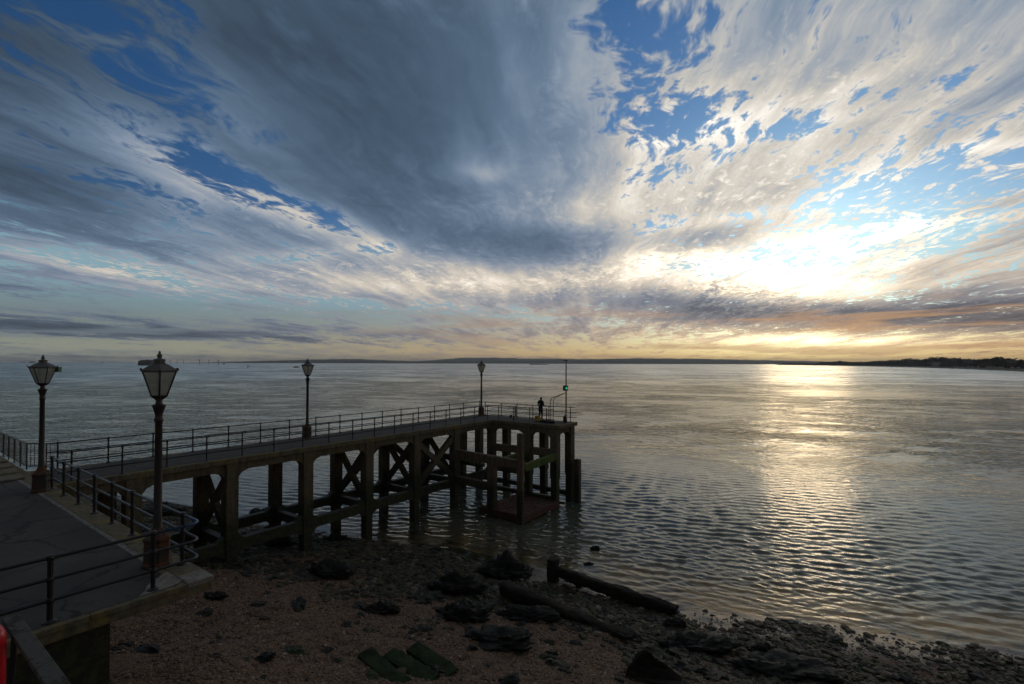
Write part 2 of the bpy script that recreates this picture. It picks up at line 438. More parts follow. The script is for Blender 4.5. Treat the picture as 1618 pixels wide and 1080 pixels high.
def grid_axis(a, b, fa, fb_, fine, coarse):
    out, x = [], a
    while x < b:
        out.append(x); x += fine if fa <= x < fb_ else coarse
    out.append(b); return out
gx = grid_axis(-90, 70, -32, 8, .16, .9); gy = grid_axis(-14, 62, 4, 25, .14, .8)
bv = [(x, y, beach_z(x, y)) for y in gy for x in gx]; nx = len(gx)
bf = [(j * nx + i, j * nx + i + 1, (j + 1) * nx + i + 1, (j + 1) * nx + i) for j in range(len(gy) - 1) for i in range(nx - 1)]
q = mat('beach_shingle')
x, y, z = q.sep(q.P)
n0 = q.noise(q.P, .35, 4, .55); n1 = q.noise(q.P, 1.6, 5, .6); n2 = q.noise(q.P, 9.0, 4, .6)
vo = q.voronoi(q.P, 26.0, 'Color'); vd = q.voronoi(q.P, 26.0, 'Distance')
vr, vg, vb = q.sep(vo)
peb = q.mix(vr, (.060, .030, .014), (.19, .105, .052)); peb = q.mix(q.ss(vg, .86, .96), peb, (.24, .18, .13))
peb = q.mix(q.ss(vb, .72, .9) * .8, peb, (.03, .026, .022))
mud = q.mix(q.ss(n2, .35, .65), (.058, .050, .040), (.105, .092, .078))
wat = S(q, q.node('ShaderNodeAttribute', attribute_name='weed').outputs['Fac'])
low = q.ss(z + (n1 - .5) * .35, .62, .18)
c = q.mix(low * .85, peb, mud)
green = q.ss(wat * .55 + n1 * .75 + (n2 - .5) * .5, .62, .84)
c = q.mix(green * .88, c, q.mix(q.ss(n2, .35, .65), (.022, .024, .012), (.048, .055, .018)))
wet = q.ss(z + (n0 - .5) * .25, .50, .14)
setb(q, c, q.ss(wet * (1.0 - green), 0.0, 1.0, .86, .30), 0, .45)
bump(q, vd * -.6 + n2 * .8 * wat + .0, .7, .03)
me = bpy.data.meshes.new('beach'); me.from_pydata(bv, [], bf); beach = bpy.data.objects.new('beach', me); COL.objects.link(beach)
me.materials.append(M['beach_shingle']); tag(beach, kind='structure')
a = me.attributes.new('weed', 'FLOAT', 'POINT')
a.data.foreach_set('value', [weed_amt(p[0], p[1]) for p in bv])
for p in me.polygons: p.use_smooth = True
M['beach_shingle'].displacement_method = 'BUMP'

# loose stones and weed on the beach: real little bodies, far too many to count
def scatter(name, label, cat, x0, x1, y0f, y1f, step, dens_fn, dens_max, size, mats, squash, seed, rough=.35, subdiv=2):
    xs = [x0 + i * step for i in range(int((x1 - x0) / step) + 1)]
    vs, fs, dn, idx = [], [], [], {}
    ys = [y0f + j * step for j in range(int((y1f - y0f) / step) + 1)]
    for j, yy in enumerate(ys):
        for i, xx in enumerate(xs):
            idx[i, j] = len(vs); vs.append((xx, yy, beach_z(xx, yy))); dn.append(dens_fn(xx, yy))
    for j in range(len(ys) - 1):
        for i in range(len(xs) - 1):
            k = (idx[i, j], idx[i + 1, j], idx[i + 1, j + 1], idx[i, j + 1])
            if max(dn[q_] for q_ in k) > .001: fs.append(k)
    me = bpy.data.meshes.new(name); me.from_pydata(vs, [], fs); o = bpy.data.objects.new(name, me); COL.objects.link(o)
    at_ = me.attributes.new('dens', 'FLOAT', 'POINT'); at_.data.foreach_set('value', dn)
    me.materials.append(M[mats]); tag(o, label, cat, kind='stuff')
    nt = bpy.data.node_groups.new(name, 'GeometryNodeTree')
    nt.interface.new_socket('Geometry', in_out='INPUT', socket_type='NodeSocketGeometry')
    nt.interface.new_socket('Geometry', in_out='OUTPUT', socket_type='NodeSocketGeometry')
    N = lambda t: nt.nodes.new(t); L = nt.links.new
    gi, go = N('NodeGroupInput'), N('NodeGroupOutput')
    dp = N('GeometryNodeDistributePointsOnFaces'); L(gi.outputs[0], dp.inputs['Mesh'])
    na = N('GeometryNodeInputNamedAttribute'); na.data_type = 'FLOAT'; na.inputs['Name'].default_value = 'dens'
    mu = N('ShaderNodeMath'); mu.operation = 'MULTIPLY'; L(na.outputs[0], mu.inputs[0]); mu.inputs[1].default_value = dens_max
    L(mu.outputs[0], dp.inputs['Density']); dp.inputs['Seed'].default_value = seed
    ic = N('GeometryNodeMeshIcoSphere'); ic.inputs['Radius'].default_value = 1.0; ic.inputs['Subdivisions'].default_value = subdiv
    # four differently knobbly bodies to pick from
    join = N('GeometryNodeGeometryToInstance')
    for k in range(4):
        nz = N('ShaderNodeTexNoise'); nz.noise_dimensions = '4D'; nz.inputs['W'].default_value = seed * 3.1 + k * 5.7
        nz.inputs['Scale'].default_value = 1.1 + .2 * k; nz.inputs['Detail'].default_value = 2
        vm = N('ShaderNodeVectorMath'); vm.operation = 'SUBTRACT'; L(nz.outputs['Color'], vm.inputs[0]); vm.inputs[1].default_value = (.5, .5, .5)
        vs_ = N('ShaderNodeVectorMath'); vs_.operation = 'SCALE'; L(vm.outputs[0], vs_.inputs[0]); vs_.inputs['Scale'].default_value = rough * 4
        sp = N('GeometryNodeSetPosition'); L(ic.outputs[0], sp.inputs['Geometry']); L(vs_.outputs[0], sp.inputs['Offset'])
        sm = N('GeometryNodeSetMaterial'); L(sp.outputs[0], sm.inputs[0]); sm.inputs['Material'].default_value = M[mats]
        L(sm.outputs[0], join.inputs[0])
    ip = N('GeometryNodeInstanceOnPoints'); L(dp.outputs['Points'], ip.inputs['Points']); L(join.outputs[0], ip.inputs['Instance'])
    ip.inputs['Pick Instance'].default_value = True
    rr = N('FunctionNodeRandomValue'); rr.data_type = 'FLOAT_VECTOR'; rr.inputs[0].default_value = (-.25, -.25, 0); rr.inputs[1].default_value = (.25, .25, 6.28); rr.inputs['Seed'].default_value = seed + 1
    L(rr.outputs[0], ip.inputs['Rotation'])
    # sizes: many small, few large
    rs = N('FunctionNodeRandomValue'); rs.data_type = 'FLOAT'; rs.inputs[2].default_value = 0.0; rs.inputs[3].default_value = 1.0; rs.inputs['Seed'].default_value = seed + 2
    pw = N('ShaderNodeMath'); pw.operation = 'POWER'; L(rs.outputs[1], pw.inputs[0]); pw.inputs[1].default_value = 3.0
    mr = N('ShaderNodeMapRange'); L(pw.outputs[0], mr.inputs[0]); mr.inputs[3].default_value = size[0]; mr.inputs[4].default_value = size[1]
    sv = N('ShaderNodeVectorMath'); sv.operation = 'SCALE'; sv.inputs[0].default_value = squash; L(mr.outputs[0], sv.inputs['Scale'])
    L(sv.outputs[0], ip.inputs['Scale']); L(ip.outputs[0], go.inputs[0])
    o.modifiers.new('scatter', 'NODES').node_group = nt
    return o
def rnd_col(q):
    return S(q, q.node('ShaderNodeObjectInfo').outputs['Random'])
q = mat('pebble'); k = rnd_col(q); n2 = q.noise(q.P, 40.0, 3, .6)
c = q.ramp(k, [(0.0, (.035, .018, .009)), (.35, (.125, .066, .032)), (.6, (.19, .105, .052)), (.8, (.055, .036, .024)), (.95, (.23, .155, .10)), (1.0, (.38, .30, .23))])
c = q.mix(q.ss(n2, .4, .7) * .5, c, (.04, .03, .022)); setb(q, c, .62, 0, .45)
q = mat('weed_stone'); k = rnd_col(q); n2 = q.noise(q.P, 18.0, 4, .65)
c = q.ramp(k, [(0.0, (.010, .009, .005)), (.4, (.024, .022, .009)), (.62, (.045, .047, .012)), (.80, (.075, .050, .026)), (.95, (.12, .085, .055)), (1.0, (.24, .20, .16))])
c = q.mix(q.ss(n2, .4, .65) * .7, c, (.020, .021, .012)); setb(q, c, .62, 0, .3); bump(q, n2, .9, .05)

q = mat('weed_clump'); k = rnd_col(q); n2 = q.noise(q.P, 22.0, 4, .65)
c = q.ramp(k, [(0.0, (.006, .006, .004)), (.6, (.014, .013, .006)), (.9, (.026, .030, .009)), (1.0, (.030, .048, .010))])
setb(q, c, .55, 0, .35); bump(q, n2, 1.0, .08)
def d_peb(x, y):
    d = shore_y(x) - y
    if d < .5 or (x < -10.8 and y < 2.9): return 0.0
    return max(.06, min(1.0, .25 + d * .09)) * (1.0 - .75 * weed_amt(x, y))
def d_weed(x, y):
    d = shore_y(x) - y
    if d < .1 or (x < -10.8 and y < 2.9): return 0.0
    w = weed_amt(x, y) + fb(x, y, .8, 4.0) * .45
    return max(0.0, min(1.0, w * 1.15 - .22)) * (.35 + .65 * min(1.0, d / 1.5))
scatter('beach_pebbles', 'brown loose shingle pebbles covering the upper beach', 'pebbles', -27, 5, 3.0, 24, .3, d_peb, 210, (.014, .055), 'pebble', (1.25, .95, .6), 3, .30, 1)
scatter('beach_weed_stones', 'dark weed covered small stones along the low tide line', 'stones', -42, 8, 4.0, 26, .3, d_weed, 110, (.022, .17), 'weed_stone', (1.3, 1.0, .5), 8, .45, 2)

def d_clump(x, y):
    d = shore_y(x) - y
    if d < .4 or (x < -10.8 and y < 2.9): return 0.0
    return max(0.0, min(1.0, .10 + .9 * weed_amt(x, y) ** 2)) * max(0.0, min(1.0, .55 + fb(x, y, .7, 7.0) * 1.6))
scatter('weed_clumps', 'black bladderwrack clumps strewn over stones and shingle', 'seaweed', -42, 8, 4.0, 26, .3, d_clump, 7.5, (.06, .30), 'weed_clump', (1.35, 1.0, .42), 15, .62, 3)

# ------------------------------------------------------------------ sea
def smoothstep(a, b, v):
    t = max(0.0, min(1.0, (v - a) / (b - a))); return t * t * (3 - 2 * t)
import numpy as np
rng = np.random.default_rng(7)
NW = 46
wl = np.exp(rng.uniform(math.log(.28), math.log(1.05), NW)); kk = 2 * np.pi / wl
wa = R(-72) + rng.normal(0, .48, NW)                       # the way the ripples run: in towards the beach
wdx, wdy = np.cos(wa), np.sin(wa)
wph = rng.uniform(0, 6.283, NW); wamp = .0105 * wl ** 1.0 * rng.uniform(.5, 1.3, NW) / math.sqrt(NW / 16)
A0, A1, NA = YAW - R(62), YAW + R(66), 1080
rads = [11.0]
while rads[-1] < 90: rads.append(rads[-1] + max(.07, rads[-1] ** 2 / 9500))
while rads[-1] < 16000: rads.append(rads[-1] * 1.07)
rads = np.array(rads); ang = np.linspace(A0, A1, NA)
RR, AA = np.meshgrid(rads, ang, indexing='ij')
WX = -np.sin(AA) * RR; WY = np.cos(AA) * RR; WZ = np.zeros_like(WX)
cell = np.maximum(RR ** 2 / 9500, RR * (A1 - A0) / NA)
for i in range(NW):
    fade = np.clip((wl[i] / cell - 2.0) / 3.0, 0, 1)
    ph = kk[i] * (WX * wdx[i] + WY * wdy[i]) + wph[i]
    WZ += fade * wamp[i] * (np.sin(ph) + .22 * np.cos(2 * ph))
gust = .5 + .5 * np.sin(WX * .11 + 1.3 * np.sin(WY * .07)) * np.sin(WY * .09 + 1.1 * np.sin(WX * .05 + 2))
WZ *= .75 + .5 * gust
sx = np.array([p[0] for p in SHORE]); sy = np.array([p[1] for p in SHORE])
DSH = WY - np.interp(WX, sx, sy)                            # distance out from the shoreline
WZ *= np.clip(.25 + DSH / 5.0, .2, 1.0)
verts = np.stack([WX, WY, WZ], -1).reshape(-1, 3)
nr = len(rads)
ii, jj = np.meshgrid(np.arange(nr - 1), np.arange(NA - 1), indexing='ij')
v0 = (ii * NA + jj).ravel(); quads = np.stack([v0, v0 + NA, v0 + NA + 1, v0 + 1], -1)
keep = DSH.ravel()[quads].max(1) > -6.0
quads = quads[keep]
me = bpy.data.meshes.new('sea')
me.vertices.add(len(verts)); me.vertices.foreach_set('co', verts.ravel())
me.loops.add(len(quads) * 4); me.loops.foreach_set('vertex_index', quads.ravel().astype(np.int32))
me.polygons.add(len(quads)); me.polygons.foreach_set('loop_start', np.arange(0, len(quads) * 4, 4, dtype=np.int32))
me.update(calc_edges=True); me.validate()
me.polygons.foreach_set('use_smooth', np.ones(len(me.polygons), dtype=bool))
at_ = me.attributes.new('depth', 'FLOAT', 'POINT'); at_.data.foreach_set('value', DSH.ravel().astype(np.float32))
sea = bpy.data.objects.new('sea', me); COL.objects.link(sea); tag(sea, kind='structure')
if sea.data.polygons[0].normal.z < 0: sea.data.flip_normals()
q = mat('sea_water'); nt = q.nt
x, y, z = q.sep(q.P)
dist = q.vec('LENGTH', q.P)
rw = R(-72)
ua = x * math.cos(rw) + y * math.sin(rw); ub = y * math.cos(rw) - x * math.sin(rw)
W1 = q.xyz(ua, ub * .38, 0.0)
near = q.ss(dist, 180.0, 25.0)
patch = q.noise(q.xyz(x * .6, y, 0.0), .028, 4, .6, .6)
patch2 = q.noise(q.xyz(x, y, 0.0), .0075, 4, .62, .8)
calm = q.ss(patch * .55 + patch2 * .45, .42, .58, .28, 1.30)
patch3 = q.noise(q.xyz(x * math.cos(YAW) + y * math.sin(YAW), (y * math.cos(YAW) - x * math.sin(YAW)) * 1.6, 0.0), .10, 4, .68, .4)
calm = calm * q.math('ADD', q.ss(dist, 30.0, 80.0) * (q.ss(patch3, .38, .62, .35, 1.7) - 1.0), 1.0)
h1 = q.noise(W1, 6.0, 3, .62) * .024
h2 = q.noise(W1, 2.6, 3, .6, .2) * .075
h3 = q.noise(W1, .8, 3, .58, .3) * .30
h = h1 * near + (h2 + h3 * q.ss(dist, 30.0, 90.0)) * q.ss(dist, 20.0, 75.0, .22, 1.0)
bn = q.node('ShaderNodeBump'); bn.inputs['Distance'].default_value = 1.0; q.put(bn.inputs['Strength'], 1.0); q.put(bn.inputs['Height'], h * calm)
fr = q.node('ShaderNodeFresnel'); fr.inputs['IOR'].default_value = 1.33; nt.links.new(bn.outputs[0], fr.inputs['Normal'])
gl = q.node('ShaderNodeBsdfGlossy'); gl.inputs['Color'].default_value = (.96, .96, .93, 1); nt.links.new(bn.outputs[0], gl.inputs['Normal'])
q.put(gl.inputs['Roughness'], q.ss(dist, 30.0, 500.0, .05, .22))
dep = S(q, q.node('ShaderNodeAttribute', attribute_name='depth').outputs['Fac'])
df = q.node('ShaderNodeBsdfDiffuse'); q.put(df.inputs['Color'], q.mix(q.ss(dep, 0.0, 16.0), (.085, .083, .058), (.055, .070, .054)))
tr = q.node('ShaderNodeBsdfTransparent'); tr.inputs['Color'].default_value = (.72, .78, .70, 1)
m1 = q.node('ShaderNodeMixShader'); q.put(m1.inputs[0], q.ss(dep + (q.noise(q.P, .4, 3) - .5) * 3.0, -.5, 5.0)); nt.links.new(tr.outputs[0], m1.inputs[1]); nt.links.new(df.outputs[0], m1.inputs[2])
m2 = q.node('ShaderNodeMixShader'); nt.links.new(fr.outputs[0], m2.inputs[0]); nt.links.new(m1.outputs[0], m2.inputs[1]); nt.links.new(gl.outputs[0], m2.inputs[2])
nt.links.new(m2.outputs[0], nt.nodes['Material Output'].inputs[0]); nt.nodes.remove(q.b)
me.materials.append(M['sea_water'])
# ------------------------------------------------------------------ quay
DK = 5.7                                   # deck level above the water
QX, QY = -10.75, 4.55                      # the quay's outer corner
quay = tag(MB().box(-62, -14, 5.44, QX, QY, DK - .012).build('quay', 'edge_concrete', bevel=.02), kind='structure')
MB().box(-62, -14, DK - .04, QX - .13, 3.98, DK).build('asphalt_paving', 'asphalt', quay)
MB().box(-26.4, 3.985, DK - .05, QX - 1.35, 4.10, DK + .003).build('paving_joint', 'joint_paint', quay)
k = 0
xx = -26.9
random.seed(4)
while xx < QX - .05:                        # coping stones along the seaward edge
    w = min(random.uniform(1.25, 1.6), QX + .02 - xx)
    MB().box(xx + .008, 4.105, DK - .10, xx + w - .008, QY + .025, DK + random.uniform(.002, .012)).build('coping_stone', 'quay_concrete' if xx + w > QX - .2 else 'edge_concrete', quay, bevel=.015)
    xx += w
yy = QY - .46
while yy > -2:                             # and along the side
    w = random.uniform(1.2, 1.5)
    MB().box(QX - .125, yy - w + .008, DK - .10, QX + .025, yy - .008, DK + random.uniform(-.004, .004)).build('coping_stone', 'edge_concrete', quay, bevel=.012)
    yy -= w
qp = MB().prism([(-11.75, 4.10), (-10.99, 4.10), (-10.885, 3.9), (-10.885, 3.35), (-11.05, 3.5), (-11.3, 3.62), (-11.45, 3.8)], lambda a, b, t: (a, b, t), DK - .03, DK + .004).build('concrete_patch', 'quay_concrete', quay)
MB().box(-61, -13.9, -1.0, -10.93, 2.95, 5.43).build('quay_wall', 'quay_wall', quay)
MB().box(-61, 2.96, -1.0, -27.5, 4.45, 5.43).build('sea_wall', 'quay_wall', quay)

# ------------------------------------------------------------------ pier
pier = thing('pier', (-23.4, 14.3, 0), 'long concrete pier on braced columns with an L shaped head', 'pier')
def part(mb, name, m_, parent, **k):
    """mesh given in world coordinates, hung under an unrotated Empty"""
    o = mb.build(name, m_, parent, **k)
    if parent: o.location = -Vector(parent.matrix_world.translation) if False else -parent.location
    return o
XN, XF = -23.4, -26.35                     # near and far row of legs
YH, YE = 29.6, 31.65                       # near and far row under the pier head
part(MB().prism([(-26.62, QY + .03), (-23.12, QY + .03), (-23.12, 29.35), (-17.30, 29.35), (-17.30, 31.95), (-26.62, 31.95)], lambda a, b, t: (a, b, t), 5.45, DK - .004), 'deck_slab', 'edge_concrete', pier, bevel=.02)
part(MB().prism([(-26.25, QY + .035), (-23.42, QY + .035), (-23.42, 29.65), (-17.6, 29.65), (-17.6, 31.6), (-26.25, 31.6)], lambda a, b, t: (a, b, t), DK - .02, DK + .006), 'deck_surfacing', 'asphalt', pier)
LY = [6.95, 10.6, 14.3, 18.1, 21.75, 25.45, 29.6]
CW = .27
def leg(x, y, w=CW, top=5.44, bot=-1.6):
    mb = MB().box(x - w, y - w, 2.0, x + w, y + w, top)
    mb.box(x - w * .86, y - w * .86, bot, x + w * .86, y + w * .86, 1.99)
    part(mb, 'column', 'pier_concrete', pier, bevel=.03)
def haunched(axis, fixed, a0, a1, ztop, depth, width, h=.55, both=False, m_='pier_concrete', name='edge_beam'):
    zb = ztop - depth
    poly = [(a0, ztop), (a0, zb - h * .62), (a0 + h * .30, zb - h * .22), (a0 + h * .85, zb), (a1 - h * .85, zb), (a1 - h * .30, zb - h * .22), (a1, zb - h * .62), (a1, ztop)]
    if both:
        poly = poly[1:-1] and [(a0, ztop + h * .5), (a0, zb - h * .5), (a0 + h * .7, zb), (a1 - h * .7, zb), (a1, zb - h * .5), (a1, ztop + h * .5), (a1 - h * .7, ztop), (a0 + h * .7, ztop)]
    if axis == 'y': fn = lambda a, b, t: (t, a, b)
    else: fn = lambda a, b, t: (a, t, b)
    part(MB().prism(poly, fn, fixed - width / 2, fixed + width / 2), name, m_, pier)
for i, y in enumerate(LY):
    leg(XN, y); leg(XF, y)
    part(MB().box(XF + CW + .002, y - .16, 4.95, XN - CW - .002, y + .16, 5.445), 'cross_head', 'pier_concrete', pier)
    if 0 < i < 6:
        haunched('x', y, XF + CW * .95, XN - CW * .95, 2.0, .42, .32, .5, True, name='tie_beam')
for X in (XN, XF):
    prev = QY + .1
    for i, y in enumerate(LY):
        haunched('y', X, prev, y - CW + .004, 5.447, .33, .36)
        prev = y + CW - .004
    for a, b in zip(LY[1:-1], LY[2:]):
        haunched('y', X, a + CW * .86, b - CW * .86, 2.0, .50, .34, .5, True, name='lower_beam')
    haunched('y', X, LY[0] + CW * .86, LY[1] - CW * .86, 2.0, .50, .34, .5, True, name='lower_beam')
def diag(a, b, w=.34, h=.34, m_='pier_concrete'):
    part(MB().beam(a, b, w, h), 'diagonal_brace', m_, pier)
for i in (1, 3, 4, 5):                      # X frames across the pier
    y = LY[i]
    diag((XF + .1, y - .0, 5.0), (XN - .1, y - .0, 2.0), .22); diag((XF + .1, y + .003, 2.0), (XN - .1, y + .003, 5.0), .222)
diag((XN + .02, LY[4] + .1, 4.95), (XN + .02, LY[5] - .1, 2.1), .24); diag((XN + .024, LY[4] + .1, 2.1), (XN + .024, LY[5] - .1, 4.95), .243)
diag((XF + .02, LY[4] + .1, 4.95), (XF + .02, LY[5] - .1, 2.1), .24); diag((XF + .024, LY[4] + .1, 2.1), (XF + .024, LY[5] - .1, 4.95), .243)
diag((XF + .02, LY[3] + .1, 2.1), (XF + .02, LY[4] - .1, 4.95), .24)
# pier head
HX = [-20.0, -17.78]
leg(XF, YE); leg(XN - .1, YE)
for X in HX: leg(X, YH); leg(X, YE)
prev = XN + CW
for X in HX:
    haunched('x', YH, prev - .004, X - CW + .004, 5.447, .36, .36, .6); prev = X + CW
prev = XF + CW
for X in [XN - .1] + HX:
    haunched('x', YE, prev - .004, X - CW + .004, 5.447, .36, .36, .6); prev = X + CW
haunched('y', HX[1], YH + CW - .004, YE - CW + .004, 5.447, .36, .36, .5)
haunched('y', XF, YH + CW - .004, YE - CW + .004, 5.447, .36, .36, .5)
def rail_beam(a, b, w, h, m_='pier_concrete', name='fender_beam'): part(MB().beam(a, b, w, h), name, m_, pier, bevel=.02)
rail_beam((XN + .1, YH - .02, 3.62), (HX[1], YH - .02, 3.75), .34, .52, 'fender_timber')
rail_beam((XN + .1, YH - .02, 2.15), (HX[0], YH - .02, 2.15), .34, .50, 'fender_timber')
rail_beam((XN + .1, YH - .02, .62), (HX[1], YH - .02, .58), .30, .30, 'fender_timber')
rail_beam((XF, YE - .02, .62), (HX[1], YE - .02, .55), .30, .34, 'fender_timber')
# mossy stair flight down to the landing, under the walkway
for i in range(7):
    part(MB().box(-25.9, 26.0 + i * .46, 3.15 - i * .17, -23.75, 26.46 + i * .46 - .004, 3.40 - i * .17), 'stair_tread', 'mossy_beam', pier, bevel=.01)

# ------------------------------------------------------------------ landing stage at the pier head
YS = 25.45
stage = thing('landing_stage', (-19, 27.5, 0), 'low rusty landing stage with tall timber posts below the pier head', 'landing stage')
part(MB().box(-20.9, YS - .12, .30, -17.5, YH - .35, .46), 'platform', 'rust_grating', stage, bevel=.02)
for i in range(9):
    part(MB().box(-20.88, YS - .02 + i * .46, .4605, -17.52, YS + .30 + i * .46, .495), 'grating_panel', 'rust_grating', stage, bevel=.006)
part(MB().box(-21.0, YS - .2, .10, -17.4, YS - .125, .50), 'platform_edge', 'rust_grating', stage)
part(MB().box(-17.495, YS - .12, .10, -17.40, YH - .4, .50), 'platform_edge', 'rust_grating', stage)
part(MB().box(-17.80, YS - .44, -1.5, -17.38, YS - .205, 5.62), 'fender_post', 'fender_timber', stage, bevel=.03)
part(MB().box(-20.35, YS - .22, -1.5, -19.80, YS + .22, 3.9), 'fender_post', 'fender_timber', stage, bevel=.03)
part(MB().beam((XN + .2, YS, 3.74), (-17.5, YS, 3.60), .30, .56), 'cross_beam', 'fender_timber', stage, bevel=.02)
part(MB().beam((XN + .2, YS, 1.95), (-20.3, YS, 1.9), .30, .50), 'cross_beam', 'fender_timber', stage, bevel=.02)
part(MB().beam((-17.62, YS + .1, 3.42), (-17.72, YH - .2, 3.52), .30, .46), 'mossy_strut', 'mossy_beam', stage, bevel=.02)
part(MB().beam((-20.05, YS + .1, 3.42), (-20.0, YH - .2, 3.52), .30, .40), 'mossy_strut', 'mossy_beam', stage, bevel=.02)
pile = MB().box(-17.40, 31.55, -1.6, -16.98, 31.95, 3.05).build('fender_pile', 'fender_timber', bevel=.04)
tag(pile, 'short dark timber pile standing against the outer corner of the pier head', 'pile')

# ------------------------------------------------------------------ railings
def railing(label, pts, posts, hs, rp, rr, foot=None, m_='rail_paint', z=DK, closed_ends=.12):
    """pts: polyline of the rails on the ground; posts: ground points"""
    o = thing('railing', (pts[0][0], pts[0][1], z), label, 'railing')
    for nm, h in zip(('top_rail', 'middle_rail', 'bottom_rail'), hs):
        part(MB().tube([(x, y, z + h) for x, y in pts], rr, 8), nm, m_, o, smooth=True)
    for (x, y) in posts:
        mb = MB().tube([(x, y, z), (x, y, z + hs[0] + .035)], rp, 8)
        for h in hs: mb.lathe([(rp * .6, -.055), (rp * 1.35, -.04), (rp * 1.5, 0), (rp * 1.35, .04), (rp * .6, .055)], (x, y, z + h), 8)
        mb.lathe([(.10, 0.0), (.10, .015), (rp * 1.2, .05)], (x, y, z + .002), 8)
        part(mb, 'post', m_, o)
    return o
def arc(cx, cy, r, a0, a1, n=8): return [(cx + r * math.cos(R(a0 + (a1 - a0) * i / n)), cy + r * math.sin(R(a0 + (a1 - a0) * i / n))) for i in range(n + 1)]
HS = (1.06, .71, .36)
qline = [(-22.75, 4.42)] + [(-11.25, 4.42)] + arc(-11.19, 4.22, .20, 90, 0)[1:] + [(-10.99, 4.0), (-10.99, -3.0)]
qr = railing('black three bar railing bent round the corner of the quay', qline,
        [(-22.46, 4.42), (-21.0, 4.42), (-19.4, 4.42), (-17.85, 4.42), (-16.34, 4.42), (-14.84, 4.42), (-11.85, 4.42), (-13.3, 4.42), (-10.99, 3.61), (-10.99, 2.16), (-10.99, .7), (-10.99, -.8)], HS, .040, .029)
part(MB().tube([(x, y, DK + HS[0]) for x, y in ([(-11.5, 4.42), (-11.25, 4.42)] + arc(-11.19, 4.22, .20, 90, 0)[1:] + [(-10.99, 3.75)])], .0305, 8), 'blue_paint_stretch', 'rail_blue', qr, smooth=True)
nposts = [(XN, 5.13 + 1.497 * i) for i in range(17)]
railing('black three bar railing along the walkway side facing the beach', [(XN, 4.75), (XN, 29.62), (-17.9, 29.62)],
        nposts + [(-22.75, 29.62), (-21.35, 29.62), (-19.92, 29.62), (-18.5, 29.62)], (1.05, .70, .34), .030, .023)
fposts = [(XF - .02, 5.35 + 1.625 * i) for i in range(16)]
railing('black three bar railing along the open sea side of the pier', [(XF - .02, 5.0), (XF - .02, 31.72), (-17.25, 31.72)],
        fposts + [(XF - .02, 31.72), (-25.75, 31.72), (-24.1, 31.72), (-22.55, 31.72), (-21.05, 31.72), (-19.6, 31.72), (-17.75, 31.72)], (1.05, .70, .34), .030, .023)
# stone steps and their barred railing where the quay climbs
steps = thing('stone_steps', (-28, 4.0, DK), 'worn mossy stone steps beside the barred railing', 'steps')
for i in range(3):
    x1 = -25.05 - i * .95
    part(MB().box(x1 - .95, 3.5, DK, x1 - .004, 4.2, DK + .09 * (i + 1)), 'stone_step', 'step_stone', steps, bevel=.03)
part(MB().box(-38, 3.5, DK, -27.905, 4.2, DK + .36), 'stone_landing', 'step_stone', steps, bevel=.03)
br = thing('barred_railing', (-27.3, 4.62, DK), 'thin upright bar railing running beside the steps to the foot of the pier', 'railing')
def bars(p0, p1, n, z0, z1):
    p0, p1 = Vector(p0), Vector(p1)
    part(MB().tube([(p0.x, p0.y, z0 + 1.0), (p1.x, p1.y, z1 + 1.0)], .024, 6), 'top_rail', 'rail_paint', br)
    part(MB().tube([(p0.x, p0.y, z0 + .10), (p1.x, p1.y, z1 + .10)], .018, 6), 'bottom_rail', 'rail_paint', br)
    for i in range(n + 1):
        t = i / n; p = p0.lerp(p1, t); zz = z0 + (z1 - z0) * t
        part(MB().tube([(p.x, p.y, zz + (.10 if i % 5 else -.05)), (p.x, p.y, zz + 1.0)], .011 if i % 5 else .024, 5), 'bar', 'rail_paint', br)
bars((-27.35, 4.62), (-36.5, 4.62), 40, DK + .03, DK + .03)
bars((-27.35, 4.62), (-26.5, 5.15), 6, DK + .03, DK + .03)

